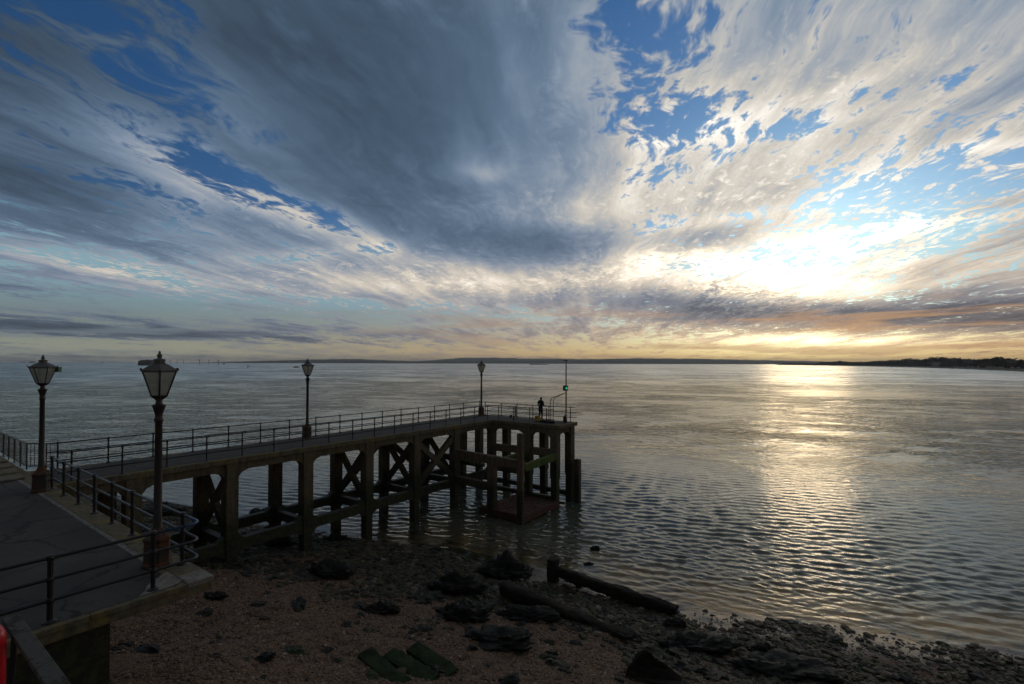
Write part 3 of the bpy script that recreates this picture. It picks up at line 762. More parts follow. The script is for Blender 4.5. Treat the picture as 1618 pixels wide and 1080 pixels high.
# ------------------------------------------------------------------ lamp posts
def make_lamp(label):
    o = thing('lamp_post', (0, 0, 0), label, 'lamp post')
    pl = MB().lathe([(.27, 0), (.27, .07), (.245, .10), (.235, .52), (.255, .55), (.255, .60), (.19, .66), (.13, .72), (.105, .80)], n=8, rot=.5).build('plinth', 'lamp_plinth', o, bevel=.008)
    sh = MB().lathe([(.115, .70), (.085, .80), (.085, 1.0), (.078, 1.02), (.066, 3.02), (.072, 3.03), (.085, 3.06), (.085, 3.10), (.068, 3.13), (.075, 3.20), (.10, 3.30), (.125, 3.36), (.125, 3.39), (.07, 3.41), (.06, 3.46), (.06, 3.56)], n=14).build('shaft', 'lamp_iron', o)
    smooth_angle(sh, 50)
    z0, z1, r0, r1, n = 3.58, 4.10, .155, .335, 6
    fr = MB()
    pt = lambda r, z, k: (r * math.cos(2 * math.pi * (k + .5) / n), r * math.sin(2 * math.pi * (k + .5) / n), z)
    for k in range(n):
        fr.tube([pt(r0, z0, k), pt(r1, z1, k)], .014, 6)
        fr.tube([pt(r0, z0, k), pt(r0, z0, k + 1)], .018, 6); fr.tube([pt(r1, z1, k), pt(r1, z1, k + 1)], .016, 6)
        fr.tube([pt(.06, 3.50, k), pt(r0, z0, k)], .012, 5)
    fr.lathe([(.075, 3.50), (.08, 3.54), (.16, 3.57), (.16, 3.585)], n=6, rot=.5)
    ln = fr.build('lantern_frame', 'lamp_iron', o)
    for k in range(n):
        a, b, c_, d_ = (Vector(pt(r0 - .006, z0 + .01, k)), Vector(pt(r0 - .006, z0 + .01, k + 1)), Vector(pt(r1 - .006, z1 - .01, k + 1)), Vector(pt(r1 - .006, z1 - .01, k)))
        nrm = (b - a).cross(d_ - a).normalized() * .005
        MB().add([a, b, c_, d_, a - nrm, b - nrm, c_ - nrm, d_ - nrm], [(0, 1, 2, 3), (7, 6, 5, 4), (0, 4, 5, 1), (1, 5, 6, 2), (2, 6, 7, 3), (3, 7, 4, 0)]).build('glass_pane', 'lantern_glass', ln)
    rf = MB().lathe([(.36, 4.095), (.365, 4.125), (.30, 4.17), (.20, 4.235), (.13, 4.27), (.11, 4.28), (.11, 4.33), (.125, 4.34)], n=6, rot=.5).build('lantern_roof', 'lantern_roof', o)
    for k in range(n):
        x, y, _ = pt(.365, 0, k); MB().lathe([(.012, 0), (.022, .02), (.016, .045), (.004, .06)], (x, y, 4.12), 6).build('roof_knob', 'lantern_roof', rf)
    fi = MB().lathe([(.125, 4.335), (.10, 4.365), (.05, 4.375), (.035, 4.40), (.05, 4.42), (.052, 4.445), (.03, 4.475), (.018, 4.49), (.028, 4.505), (.012, 4.525), (.003, 4.55)], n=10).build('finial', 'lantern_roof', o); smooth_angle(fi, 60)
    return o
lamp = make_lamp('rusty lamp post inside the bend of the quay railing')
lamp.location = (-12.24, 4.09, DK); lamp.rotation_euler.z = R(14)
for loc, lab, rz in (((-22.30, 4.12, DK), 'lamp post with small green lamp by the foot of the pier', 40), ((-26.0, 15.95, DK), 'lamp post halfway along the sea side of the pier walkway', 5), ((-25.75, 31.2, DK), 'lamp post at the corner of the pier head', 22)):
    c = copy_tree(lamp); c.location = loc; c.rotation_euler.z = R(rz); c['label'] = lab
    if 'green' in lab:
        gb = MB().box(-.07, -.07, 0, .07, .07, .17).build('green_signal', 'green_panel', c, bevel=.01); gb.location = (.30, .22, 3.96)

# ------------------------------------------------------------------ things on the pier head
mast = thing('signal_mast', (-18.0, 31.50, DK), 'tall thin steel mast with green navigation light at the pier end', 'mast')
MB().tube([(0, 0, 0), (0, 0, 2.2), (0, 0, 4.5)], [.055, .05, .04], 8).build('pole', 'mast_steel', mast)
MB().box(-.22, -.03, 4.46, .14, .03, 4.52).build('cross_arm', 'mast_steel', mast)
MB().tube([(-.18, 0, 4.5), (-.18, 0, 4.62)], .02, 6).build('aerial', 'mast_steel', mast)
hb = MB().box(-.20, -.13, 2.28, .10, .13, 2.66).build('lamp_housing', 'green_panel', mast, bevel=.02)
MB().lathe([(.06, -.05), (.07, 0), (.06, .05)], (.11, -.14, 2.47), 10).build('green_lamp', 'green_light', hb)
for i, (x, y, xm) in enumerate(((-18.85, 30.75, -18.5), (-18.45, 30.45, -18.3))):
    dv = Vector((x + 18.0, y - 31.5, 0))
    MB().tube([dv, dv + Vector((0, 0, 1.65)), dv * .9 + Vector((0, 0, 1.78)), Vector((0, 0, 2.15))], .024, 6).build('stay_tube', 'mast_steel', mast)
MB().lathe([(.13, .02), (.15, .08), (.15, .36), (.09, .44), (.05, .52)], (.02, -.18, 0.0), 10).build('foot_housing', 'dark_plastic', mast)

bucket = thing('fishing_bucket', (-20.0, 30.75, DK + .006), 'yellow bucket on the deck behind the standing angler', 'bucket')
MB().lathe([(.17, 0), (.215, .34), (.235, .345), (.235, .37), (.20, .37), (.16, .03)], n=16).build('pail', 'yellow_plastic', bucket, smooth=False)
MB().tube([(.225 * math.cos(a), .06 * math.sin(a) - .1, .36 + .10 * math.sin(a)) for a in [math.pi * i / 8 for i in range(9)]], .008, 5).build('handle', 'dark_plastic', bucket)
bag = thing('yellow_bag', (-19.75, 30.62, DK + .006), 'slumped yellow bag beside the bucket', 'bag')
bm = bmesh.new(); bmesh.ops.create_icosphere(bm, subdivisions=3, radius=1)
for v in bm.verts:
    f_ = 1 + .22 * mnoise.noise(v.co * 2.1 + Vector((3, 1, 2))); v.co = Vector((v.co.x * .24 * f_, v.co.y * .17 * f_, max(0.0, v.co.z * .15 * f_ + .12)))
me = bpy.data.meshes.new('sack'); bm.to_mesh(me); bm.free(); o = bpy.data.objects.new('sack', me); COL.objects.link(o); o.parent = bag; me.materials.append(M['yellow_plastic'])
MB().tube([(-.1, 0, .24), (-.06, 0, .36), (.06, 0, .36), (.1, 0, .24)], .012, 5).build('strap', 'dark_plastic', bag)
for i, (x, y, lab, sx_) in enumerate(((-18.95, 30.2, 'long dark tackle bag lying on the deck near the mast', .42), (-18.35, 30.15, 'small dark tackle box at the deck edge by the mast', .2))):
    t = thing('tackle_bag', (x, y, DK + .006), lab, 'bag', rz=R(20 * i + 8))
    MB().lathe([(.02, -sx_), (.09, -sx_ + .03), (.10, 0), (.09, sx_ - .03), (.02, sx_)], n=10).build('bag_body', 'dark_plastic', t).rotation_euler = (0, R(90), 0)
    t.children[0].location = (0, 0, .098)
    MB().tube([(-.12, 0, .19), (-.08, 0, .27), (.08, 0, .27), (.12, 0, .19)], .012, 5).build('carry_strap', 'dark_plastic', t)
rod = thing('fishing_rod', (-22.35, 31.3, DK + .006), 'fishing rod on a pale rest leaning out over the pier head railing', 'fishing rod')
MB().box(-.09, -.06, 0, .09, .06, .95).build('rod_rest', 'pale_paint', rod, bevel=.02)
MB().tube([(0, -.10, .25), (.06, .20, 1.35), (.22, 1.0, 3.3)], [.016, .012, .004], 6).build('rod_blank', 'rod_carbon', rod)
MB().lathe([(.05, -.03), (.055, 0), (.05, .03)], (.03, -.02, .62), 10).build('reel', 'dark_plastic', rod)
nb = thing('tackle_tub', (-22.75, 31.2, DK + .006), 'small dark tub by the railing left of the rod rest', 'tub')
MB().lathe([(.08, 0), (.11, .20), (.12, .21), (.12, .235), (.10, .235)], n=12).build('tub_body', 'dark_plastic', nb)
MB().tube([(-.11, 0, .22), (-.06, 0, .34), (.06, 0, .34), (.11, 0, .22)], .008, 5).build('tub_handle', 'dark_plastic', nb)

# ------------------------------------------------------------------ the angler
def make_person(loc, rz):
    """seen from behind, leaning a little to the railing, forearms forward"""
    V, E_, Rr = [], [], []
    def j(p, r, par=None):
        V.append(p); Rr.append(r)
        if par is not None: E_.append((par, len(V) - 1))
        return len(V) - 1
    pel = j((0, 0, .96), (.165, .125)); 
    wa_ = j((0, .01, 1.10), (.155, .115), pel); ch = j((0, .0, 1.30), (.185, .13), wa_); up = j((0, .01, 1.44), (.15, .105), ch)
    nk = j((0, .03, 1.52), (.062, .062), up); h0 = j((0, .05, 1.58), (.075, .085), nk); h1 = j((0, .055, 1.66), (.082, .10), h0); h2 = j((0, .05, 1.735), (.066, .08), h1)
    j((0, .145, 1.63), (.016, .02), h1)
    for s_ in (-1, 1):
        j((s_ * .083, .05, 1.645), (.012, .022), h1)
        hp = j((s_ * .095, 0, .90), (.105, .11), pel); kn = j((s_ * .11, .035, .50), (.068, .072), hp); an = j((s_ * .12, -.01, .10), (.048, .052), kn)
        hl = j((s_ * .12, -.05, .045), (.045, .045), an); j((s_ * .135, .17, .035), (.045, .032), an)
        shd = j((s_ * .185, .01, 1.42), (.082, .08), up); elb = j((s_ * .265, .02, 1.14), (.056, .056), shd)
        wr = j((s_ * .17, .25, 1.10), (.036, .036), elb); pm = j((s_ * .145, .33, 1.11), (.036, .024), wr)
        for kf in range(4):
            o_ = (kf - 1.5) * .021
            b1 = j((s_ * .145 + o_, .375, 1.112), (.010, .010), pm); b2 = j((s_ * .145 + o_, .408 - abs(kf - 1.4) * .004, 1.098), (.009, .009), b1); j((s_ * .145 + o_, .412 - abs(kf - 1.4) * .004, 1.072), (.008, .008), b2)
        t1 = j((s_ * .145 - s_ * .045, .335, 1.115), (.011, .011), pm); j((s_ * .145 - s_ * .055, .372, 1.105), (.009, .009), t1)
    me = bpy.data.meshes.new('person_skin'); me.from_pydata([Vector(p) for p in V], E_, []); o = bpy.data.objects.new('person_skin', me); COL.objects.link(o)
    o.modifiers.new('s', 'SKIN'); o.modifiers.new('d', 'SUBSURF').levels = 2; o.modifiers['d'].render_levels = 2
    sk = me.skin_vertices[0].data
    for i, r in enumerate(Rr): sk[i].radius = r; sk[i].use_root = (i == 0)
    dg = bpy.context.evaluated_depsgraph_get(); nm = bpy.data.meshes.new_from_object(o.evaluated_get(dg)); nm.name = 'person'
    bpy.data.objects.remove(o)
    for mm in ('navy_cloth', 'jean_cloth', 'dark_plastic', 'skin', 'hair_dark', 'reflective_band'): nm.materials.append(M[mm])
    for p in nm.polygons:
        c = p.center; p.use_smooth = True
        if c.z < .09: k = 2
        elif c.z < .93: k = 1
        elif c.y > .285 and c.z < 1.2: k = 3
        elif c.z > 1.70 or (c.z > 1.585 and c.y < .075): k = 4
        elif c.z > 1.53: k = 3
        elif 1.17 < c.z < 1.235 and c.x < 0.02 and c.y < .05: k = 5
        else: k = 0
        p.material_index = k
    po = bpy.data.objects.new('person', nm); COL.objects.link(po); po.location = loc; po.rotation_euler = (0, 0, rz)
    return tag(po, 'person in dark jacket and trousers standing at the pier head railing', 'person')
make_person((-20.02, 31.22, DK + .006), R(-6))

# ------------------------------------------------------------------ terrace edge close by: capping rail and lifebuoy housing
terr = tag(MB().box(-7.0, -8, 5.95, 4.0, 1.08, 6.2).build('terrace', 'quay_concrete', bevel=.02), kind='structure')
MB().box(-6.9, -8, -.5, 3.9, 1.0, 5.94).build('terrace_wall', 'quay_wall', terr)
cap = thing('capping_rail', (-4, 1.0, 6.2), 'flat grey capping rail beside the red lifebuoy housing', 'railing')
part(MB().box(-7.12, 1.035, 7.36, 3.5, 1.165, 7.41), 'rail_cap', 'rail_capping', cap, bevel=.008)
for x in (-6.9, -5.2, -3.5, -1.8, -.1, 1.6, 3.3):
    part(MB().box(x - .03, .80, 6.2, x + .03, .86, 7.36) if False else MB().tube([(x, 1.03, 6.2), (x, 1.09, 7.0), (x, 1.1, 7.358)], .025, 6), 'rail_post', 'rail_paint', cap)
lb = thing('lifebuoy_housing', (-6.60, .60, 6.2), 'bright red plastic lifebuoy housing at the terrace rail', 'lifebuoy housing')
bm = bmesh.new(); bmesh.ops.create_cube(bm, size=1)
for v in bm.verts: v.co = Vector((v.co.x * .30, v.co.y * .78, v.co.z * .95 + .88))
bmesh.ops.bevel(bm, geom=[e for e in bm.edges], offset=.10, segments=5, affect='EDGES', profile=.5)
me = bpy.data.meshes.new('housing_shell'); bm.to_mesh(me); bm.free(); o = bpy.data.objects.new('housing_shell', me); COL.objects.link(o); o.parent = lb; me.materials.append(M['red_plastic'])
for p in me.polygons: p.use_smooth = True
rim = MB().lathe([(.28, 0), (.33, .02), (.33, .035), (.28, .05)], n=24).build('housing_lid_rim', 'red_plastic', lb); rim.location = (.13, -.02, .88); rim.rotation_euler = (0, R(90), 0)
MB().tube([(0, 0, 0), (0, 0, .55)], .04, 8).build('housing_post', 'mast_steel', lb)
# ------------------------------------------------------------------ rocks, timbers and slabs on the beach
q = mat('weed_rock')
n1 = q.noise(q.P, 2.2, 5, .65); n2 = q.noise(q.P, 14.0, 4, .65); n3 = q.noise(q.P, 45.0, 3, .6)
c = q.mix(q.ss(n1, .4, .65), (.007, .007, .006), (.018, .018, .010)); c = q.mix(q.ss(n2, .58, .75) * .6, c, (.040, .036, .024))
setb(q, c, q.ss(n2, .3, .7, .5, .75), 0, .3); bump(q, n2 + n3 * .5, .9, .06)
q = mat('green_moss')
n1 = q.noise(q.P, 3.0, 5, .65); n2 = q.noise(q.P, 24.0, 4, .65)
c = q.mix(q.ss(n1, .35, .65), (.012, .020, .006), (.024, .045, .009)); c = q.mix(q.ss(n2, .55, .75) * .6, c, (.02, .025, .012))
setb(q, c, .8, 0, .3); bump(q, n2 + n1, .8, .05)
q = mat('old_timber')
n1 = q.noise(q.P, 2.0, 5, .65); n2 = q.noise(q.P, 16.0, 4, .65); x, y, z = q.sep(q.P)
gr = q.noise(q.xyz(x * .8, y * 12.0, z * 12.0), 1.0, 4, .6)
c = q.mix(q.ss(gr, .4, .65), (.014, .012, .010), (.036, .028, .020)); c = q.mix(q.ss(n1, .55, .7) * .8, c, (.022, .026, .013)); c = q.mix(q.ss(n2, .66, .78) * .5, c, (.10, .085, .07))
setb(q, c, .82, 0, .22); bump(q, n2 + gr, .9, .04)
def rock(px, py, w, d, h, label, seed, m_='weed_rock', sub=5, rug=.42, rz=0.0, group=None, z_=None):
    p = at(px, py, .35); p = at(px, py, beach_z(p.x, p.y)) if z_ is None else at(px, py, z_)
    zb = beach_z(p.x, p.y) if z_ is None else z_
    bm = bmesh.new(); bmesh.ops.create_icosphere(bm, subdivisions=sub, radius=1)
    for v in bm.verts:
        n = v.co.copy(); sdv = Vector((seed * 7.3, seed * 3.1, seed * 1.7))
        f_ = 1 + rug * mnoise.noise(n * 1.5 + sdv) + rug * .55 * mnoise.noise(n * 3.6 + sdv) + rug * .35 * mnoise.noise(n * 8.0 + sdv) + rug * .30 * mnoise.noise(n * 15 + sdv)
        v.co = Vector((n.x * w / 2 * f_, n.y * d / 2 * f_, (n.z * .62 + .22) * h * f_))
    me = bpy.data.meshes.new('rock'); bm.to_mesh(me); bm.free(); me.materials.append(M[m_])
    for pl in me.polygons: pl.use_smooth = True
    o = bpy.data.objects.new('rock', me); COL.objects.link(o); o.location = (p.x, p.y, zb); o.rotation_euler = (0, 0, R(36) + rz)
    return tag(o, label, 'rock', group)
rock(799, 908, 2.1, 1.5, .95, 'big craggy dark rock at the water edge beside the upper timber', 1)
rock(722, 936, 2.0, 1.3, .80, 'long weed hung dark rock on the shingle beside the craggy one', 2)
rock(735, 985, 1.7, 1.2, .60, 'low shaggy weed covered rock above the mossy slabs', 3)
rock(526, 915, 1.6, 1.1, .62, 'black rounded rock in the weed between pier and timbers', 4)
rock(836, 980, 2.1, .85, .42, 'flat topped dark rock under the lower timber', 5)
rock(790, 1025, 2.0, 1.1, .40, 'low tangled weed mound down the beach from the mossy slabs', 6)
rock(1098, 1028, 2.5, 1.1, .45, 'broad low weed covered ledge right of the lower timber', 7)
rock(1240, 1068, 3.0, 1.4, .42, 'broad dark weed ledge in the lowest corner of the beach', 8)
rock(1210, 1040, .8, .6, .50, 'upright dark stone at the end of the weed ledge', 9)
rock(1066, 990, .75, .5, .32, 'small dark stone on wet sand past the timbers', 10)
rock(604, 975, 1.1, .7, .34, 'small dark stone lying alone on the brown shingle', 11)
rock(340, 962, .7, .45, .22, 'low flat stone on shingle near the quay corner', 12)
rock(941, 869, .5, .35, .26, 'small black rock breaking the water surface', 13, z_=-.04)
rock(930, 893, .5, .28, .16, 'tiny low black rock awash nearer the upper timber', 14, z_=-.05)
rock(440, 862, 1.5, 1.0, .5, 'dark rock among the pier legs', 15)
rock(260, 812, 2.2, 1.6, .6, 'dark rocky hump beyond the pier by the far shore', 16)
rock(412, 812, 1.6, 1.0, .55, 'dark boulder at the water edge beyond the pier legs', 17)
rock(530, 852, 1.2, .8, .40, 'dark boulder at the water edge by the third pier leg', 18)
rock(690, 868, .6, .4, .2, 'small weed covered stone where the shingle meets the water', 19)

def rough_box(name, L, W, H, m_, seed, amp=.08, nl=48, rnd_=.14):
    bm = bmesh.new(); bmesh.ops.create_cube(bm, size=1)
    bmesh.ops.subdivide_edges(bm, edges=[e for e in bm.edges if abs((e.verts[0].co - e.verts[1].co).x) > .5], cuts=nl, use_grid_fill=True)
    bmesh.ops.subdivide_edges(bm, edges=[e for e in bm.edges if abs((e.verts[0].co - e.verts[1].co).x) < 1e-4], cuts=4, use_grid_fill=True)
    for v in bm.verts:
        p = Vector((v.co.x * L, v.co.y * W, v.co.z * H)); sd = Vector((seed * 3.3, seed, seed * 2))
        n = Vector((0, v.co.y, v.co.z)); n = n.normalized() if n.length > 0 else Vector((1, 0, 0))
        a = mnoise.noise(p * 1.6 + sd) * amp + mnoise.noise(p * 5 + sd) * amp * .7 + mnoise.noise(p * 12 + sd) * amp * .4
        rd = 1 - rnd_ * (abs(v.co.y * 2) * abs(v.co.z * 2)) ** 4
        v.co = Vector((p.x + mnoise.noise(p * 4 + sd) * amp, p.y * rd, p.z * rd)) + n * a
    me = bpy.data.meshes.new(name); bm.to_mesh(me); bm.free(); me.materials.append(M[m_]); o = bpy.data.objects.new(name, me); COL.objects.link(o)
    smooth_angle(o, 55)
    return o
def timber(x0, x1, y, W, H, zc0, zc1, label, seed, stump):
    t = thing('groyne_timber', ((x0 + x1) / 2, y, beach_z((x0 + x1) / 2, y)), label, 'timber')
    L = x1 - x0; b = rough_box('beam', L, W, H, 'old_timber', seed); b.parent = t
    zm = (zc0 + zc1) / 2; b.location = (0, 0, zm - t.location.z); b.rotation_euler = (0, -math.atan2(zc1 - zc0, L), 0)
    sx_, sw, sh, st = stump
    s_ = rough_box('end_post', sh, sw, sw, 'old_timber', seed + 4, .04, 10); s_.rotation_euler = (0, R(90), 0); s_.parent = t; s_.location = (sx_ - (x0 + x1) / 2, 0, st - sh / 2 - t.location.z)
    return t
timber(-11.9, -6.2, 19.55, .42, .46, .52, .30, 'long dark groyne timber at the water edge with a raised stump end', 3, (-11.85, .48, 1.3, 1.02))
timber(-12.2, -6.7, 16.2, .50, .55, .80, .44, 'long dark groyne timber higher up the shingle with a square end', 5, (-6.9, .56, 1.4, .74))
p0 = at(682, 1046, 1.0); p0 = at(682, 1046, beach_z(p0.x, p0.y) + .12)
for i, (dx_, dy_, L, rz, lab) in enumerate(((0, 0, 1.7, -4, 'bright green mossy slab, seaward one of the stack'), (-.12, -.66, 1.75, -1, 'green mossy slab in the middle of the slab stack'), (-.45, -1.30, 1.8, -6, 'dull mossy slab, landward one of the stack'))):
    x_, y_ = p0.x + dx_, p0.y + dy_
    s_ = rough_box("mossy_slab", L, .44, .30, "green_moss", 11 + i, .045, 24, .06); s_.location = (x_, y_, beach_z(x_, y_) + .01); s_.rotation_euler = (R(11), R(4), R(rz)); tag(s_, lab, 'slab')
    smooth_angle(s_, 24)
w = thing('wreck_wedge', at(1030, 1078, .9), 'pointed dark timber wedge sticking up from the weed', 'timber'); w.location.z = beach_z(w.location.x, w.location.y) - .05
mb = MB().add([(-.75, -.25, 0), (.75, -.2, 0), (.8, .25, 0), (-.7, .3, 0), (-.25, 0, .85), (-.1, .12, .80), (.7, .05, .22)], [(3, 2, 1, 0), (0, 1, 6, 4), (1, 2, 6), (2, 3, 5, 6), (3, 0, 4, 5), (4, 6, 5)])
wo_ = mb.build('wedge', 'old_timber', w); wo_.rotation_euler = (0, 0, R(20))
bm = bmesh.new(); bm.from_mesh(wo_.data); bmesh.ops.triangulate(bm, faces=bm.faces); bmesh.ops.subdivide_edges(bm, edges=bm.edges, cuts=7, use_grid_fill=True)
for v in bm.verts: v.co += Vector((mnoise.noise(v.co * 3), mnoise.noise(v.co * 3 + Vector((7, 0, 0))), mnoise.noise(v.co * 3 + Vector((0, 9, 0))))) * .11 + Vector((mnoise.noise(v.co * 11), mnoise.noise(v.co * 11 + Vector((5, 2, 0))), 0)) * .04
bm.to_mesh(wo_.data); bm.free(); smooth_angle(wo_, 50)
MB().beam((-.9, -.35, .06), (1.0, -.28, .16), .18, .14).build('base_board', 'old_timber', w, bevel=.02).rotation_euler = (0, 0, R(20))
# ------------------------------------------------------------------ far shore, ships and marks
q = mat('far_hill'); n1 = q.noise(q.P, .004, 5, .6); n2 = q.noise(q.P, .02, 4, .6)
setb(q, q.mix(q.ss(n1 * .6 + n2 * .4, .4, .6), (.045, .055, .035), (.11, .10, .065)), .95, 0, .1)
q = mat('far_foliage'); n1 = q.noise(q.P, .25, 4, .6)
setb(q, q.mix(q.ss(n1, .35, .65), (.030, .036, .016), (.070, .062, .028)), .9, 0, .2)
q = mat('far_beach'); n1 = q.noise(q.P, .05, 4, .6); setb(q, q.mix(q.ss(n1, .35, .65), (.07, .065, .055), (.14, .125, .10)), .9, 0, .2)
q = mat('far_brick'); n1 = q.noise(q.P, .4, 4, .6); setb(q, q.mix(q.ss(n1, .35, .65), (.13, .055, .035), (.20, .09, .06)), .85)
q = mat('far_render'); n1 = q.noise(q.P, .4, 4, .6); setb(q, q.mix(q.ss(n1, .35, .65), (.38, .37, .34), (.50, .49, .46)), .8)
q = mat('far_slate'); setb(q, (.06, .058, .06), .8)
q = mat('bark'); setb(q, (.05, .04, .03), .9)
def lerp_tab(tab, x):
    if x <= tab[0][0]: return tab[0][1]
    for (a, b), (c, d) in zip(tab, tab[1:]):
        if x <= c: return b + (d - b) * (x - a) / (c - a)
    return tab[-1][1]
def hill(name, prof, depth, deep, seed):
    """prof: (pixel column, height above the waterline in photo pixels); depth in metres"""
    x0, x1 = prof[0][0], prof[-1][0]; n = 320; vs, fs = [], []
    rows = 7
    for i in range(n + 1):
        px = x0 + (x1 - x0) * i / n; d = ray(px, 573); k = depth / math.sqrt(d.x ** 2 + d.y ** 2) * math.sqrt(1 + ((px - 809) / FPX) ** 2)
        hpx = lerp_tab(prof, px); hm = hpx * 1.2 / FPX * depth
        hm = max(.5, hm + (mnoise.noise(Vector((px * .05, seed, 0))) * .10 + mnoise.noise(Vector((px * .3, seed, 1))) * .05) * hm)
        bx, by = d.x * k, d.y * k; L = math.hypot(bx, by)
        for r_ in range(rows):
            t = r_ / (rows - 1); e = math.sin(min(1.0, t * 1.25) * math.pi / 2) ** .8 if t < .8 else 1.0 - (t - .8) * 1.5
            s_ = 1 + (t * deep) / L
            vs.append((bx * s_, by * s_, -2 + (hm + 2) * e * (1 + .06 * mnoise.noise(Vector((px * .12, t * 3, seed))))))
    for i in range(n):
        for r_ in range(rows - 1):
            a = i * rows + r_; fs.append((a, a + rows, a + rows + 1, a + 1))
    mb = MB(); mb.v, mb.f = vs, fs
    return tag(mb.build(name, 'far_hill', smooth=True), kind='structure')
hill('hills', [(300, .4), (360, 1.5), (400, 3), (450, 4), (490, 5.5), (560, 6.5), (600, 5), (650, 3.5), (700, 3.5), (760, 4), (850, 5), (900, 6.5), (960, 7.5), (1000, 7.8), (1060, 7), (1120, 6.5), (1200, 5), (1260, 4), (1330, 4)], 6200, 1500, 3)
hill('hills', [(640, 1), (690, 5), (730, 8), (780, 8.5), (830, 7), (880, 7.5), (930, 6), (1000, 8), (1100, 7.5), (1180, 6.0), (1300, 4)], 9500, 1500, 8)

# headland running in from the right: shingle, turf, trees and houses
CO = [(1228, 3400), (1280, 2700), (1340, 2050), (1400, 1600), (1450, 1300), (1500, 1060), (1550, 860), (1618, 640), (1700, 520), (1800, 450)]    # pixel column -> depth of the waterline
def coast(px, back=0.0, z=0.0):
    dp = lerp_tab(CO, px); d = _f.copy(); d.z = 0; d.normalize(); p = (d + _r0 * ((px - 809) / FPX)) * dp
    n = Vector((p.x, p.y, 0)).normalized()
    return Vector((p.x, p.y, 0)) + n * back + Vector((0, 0, z))
vs, fs = [], []; prof = [(-25, -1.5), (0, .2), (18, 1.8), (40, 3.0), (70, 3.4), (140, 3.6), (200, 6.0), (260, 9.0), (480, 13.0)]
cols = [1226 + i * 3 for i in range(190)]
for px in cols:
    fade = min(1.0, (px - 1224) / 25)
    for (b, z) in prof: vs.append(coast(px, b * (lerp_tab(CO, px) / 1000) ** .6, z * fade + (mnoise.noise(Vector((px * .1, b * .05, 0))) * .4 if b > 5 else 0)))
for i in range(len(cols) - 1):
    for r_ in range(len(prof) - 1):
        a = i * len(prof) + r_; fs.append((a, a + len(prof), a + len(prof) + 1, a + 1))
mb = MB(); mb.v, mb.f = vs, fs
hl = tag(mb.build('headland', ['far_beach', 'far_hill'], smooth=True), kind='structure')
for i, p in enumerate(hl.data.polygons): p.material_index = 0 if (i % (len(prof) - 1)) < 3 else 1
random.seed(21)
def tree_mesh(seed, n=230):
    rnd = random.Random(seed); mb = MB()
    lobes = [(Vector((rnd.uniform(-.55, .55), rnd.uniform(-.5, .5), rnd.uniform(.45, .85))), rnd.uniform(.28, .5)) for _ in range(6)]
    for _ in range(n):
        c, r_ = rnd.choice(lobes); d = Vector((rnd.gauss(0, 1), rnd.gauss(0, 1), rnd.gauss(0, 1))).normalized()
        p = c + Vector((d.x, d.y, d.z * .75)) * r_ * rnd.uniform(.55, 1.0); s_ = rnd.uniform(.05, .12)
        if p.z < .16: continue
        a = Vector((rnd.gauss(0, 1), rnd.gauss(0, 1), rnd.gauss(0, 1))).normalized(); b = a.orthogonal().normalized(); c2 = a.cross(b)
        mb.add([p + b * s_, p + c2 * s_, p - b * s_, p - c2 * s_ * .8 + a * s_ * .4], [(0, 1, 2), (0, 2, 3)])
    me = bpy.data.meshes.new('crown'); me.from_pydata(mb.v, [], mb.f); me.materials.append(M['far_foliage']); return me
TM = [tree_mesh(s_) for s_ in range(6)]
tk = MB().lathe([(.045, 0), (.032, .3), (.02, .62), (.008, .8)], n=6); tmesh = bpy.data.meshes.new('trunk'); tmesh.from_pydata(tk.v, [], tk.f); tmesh.materials.append(M['bark'])
SKY_T = [(1235, 2.0), (1253, 4.0), (1262, 2.5), (1300, 3.2), (1330, 4.5), (1345, 3.2), (1380, 5), (1400, 7), (1425, 8), (1440, 11), (1450, 8), (1470, 13), (1490, 12), (1500, 11), (1515, 12), (1530, 9), (1545, 12), (1560, 11), (1580, 16), (1590, 15), (1604, 11), (1618, 12), (1680, 14), (1800, 15)]
def far_tree(px, hpx, back, label):
    dp = lerp_tab(CO, px); p = coast(px, back * (dp / 1000) ** .6, 3.0); H_ = max(3.5, hpx / FPX * (p.x * -math.sin(YAW) + p.y * math.cos(YAW)))
    t = thing('shore_tree', p, label, 'tree', 'trees along the far headland', random.uniform(0, 6.28)); w = H_ * random.uniform(.75, 1.15)
    for me_, nm in ((tmesh, 'trunk'), (random.choice(TM), 'crown')):
        o = bpy.data.objects.new(nm, me_); COL.objects.link(o); o.parent = t; o.scale = (w, w, H_) if nm == 'crown' else (H_ * .7, H_ * .7, H_)
px = 1296
while px < 1680:
    h = lerp_tab(SKY_T, px) + 1.5
    far_tree(px, h * random.uniform(.82, 1.05), random.uniform(130, 220), 'small dark tree on the low spit of the headland' if px < 1400 else 'dark tree beside the small grey seafront house' if px < 1462 else 'tall dark tree behind the white and glassy seafront buildings' if px < 1503 else 'dark tree behind the brick terraces' if px < 1545 else 'tall dark tree behind the long brick block' if px < 1592 else 'dark tree behind the end brick house of the seafront')
    px += max(2.6, h * .42) * random.uniform(.7, 1.1)
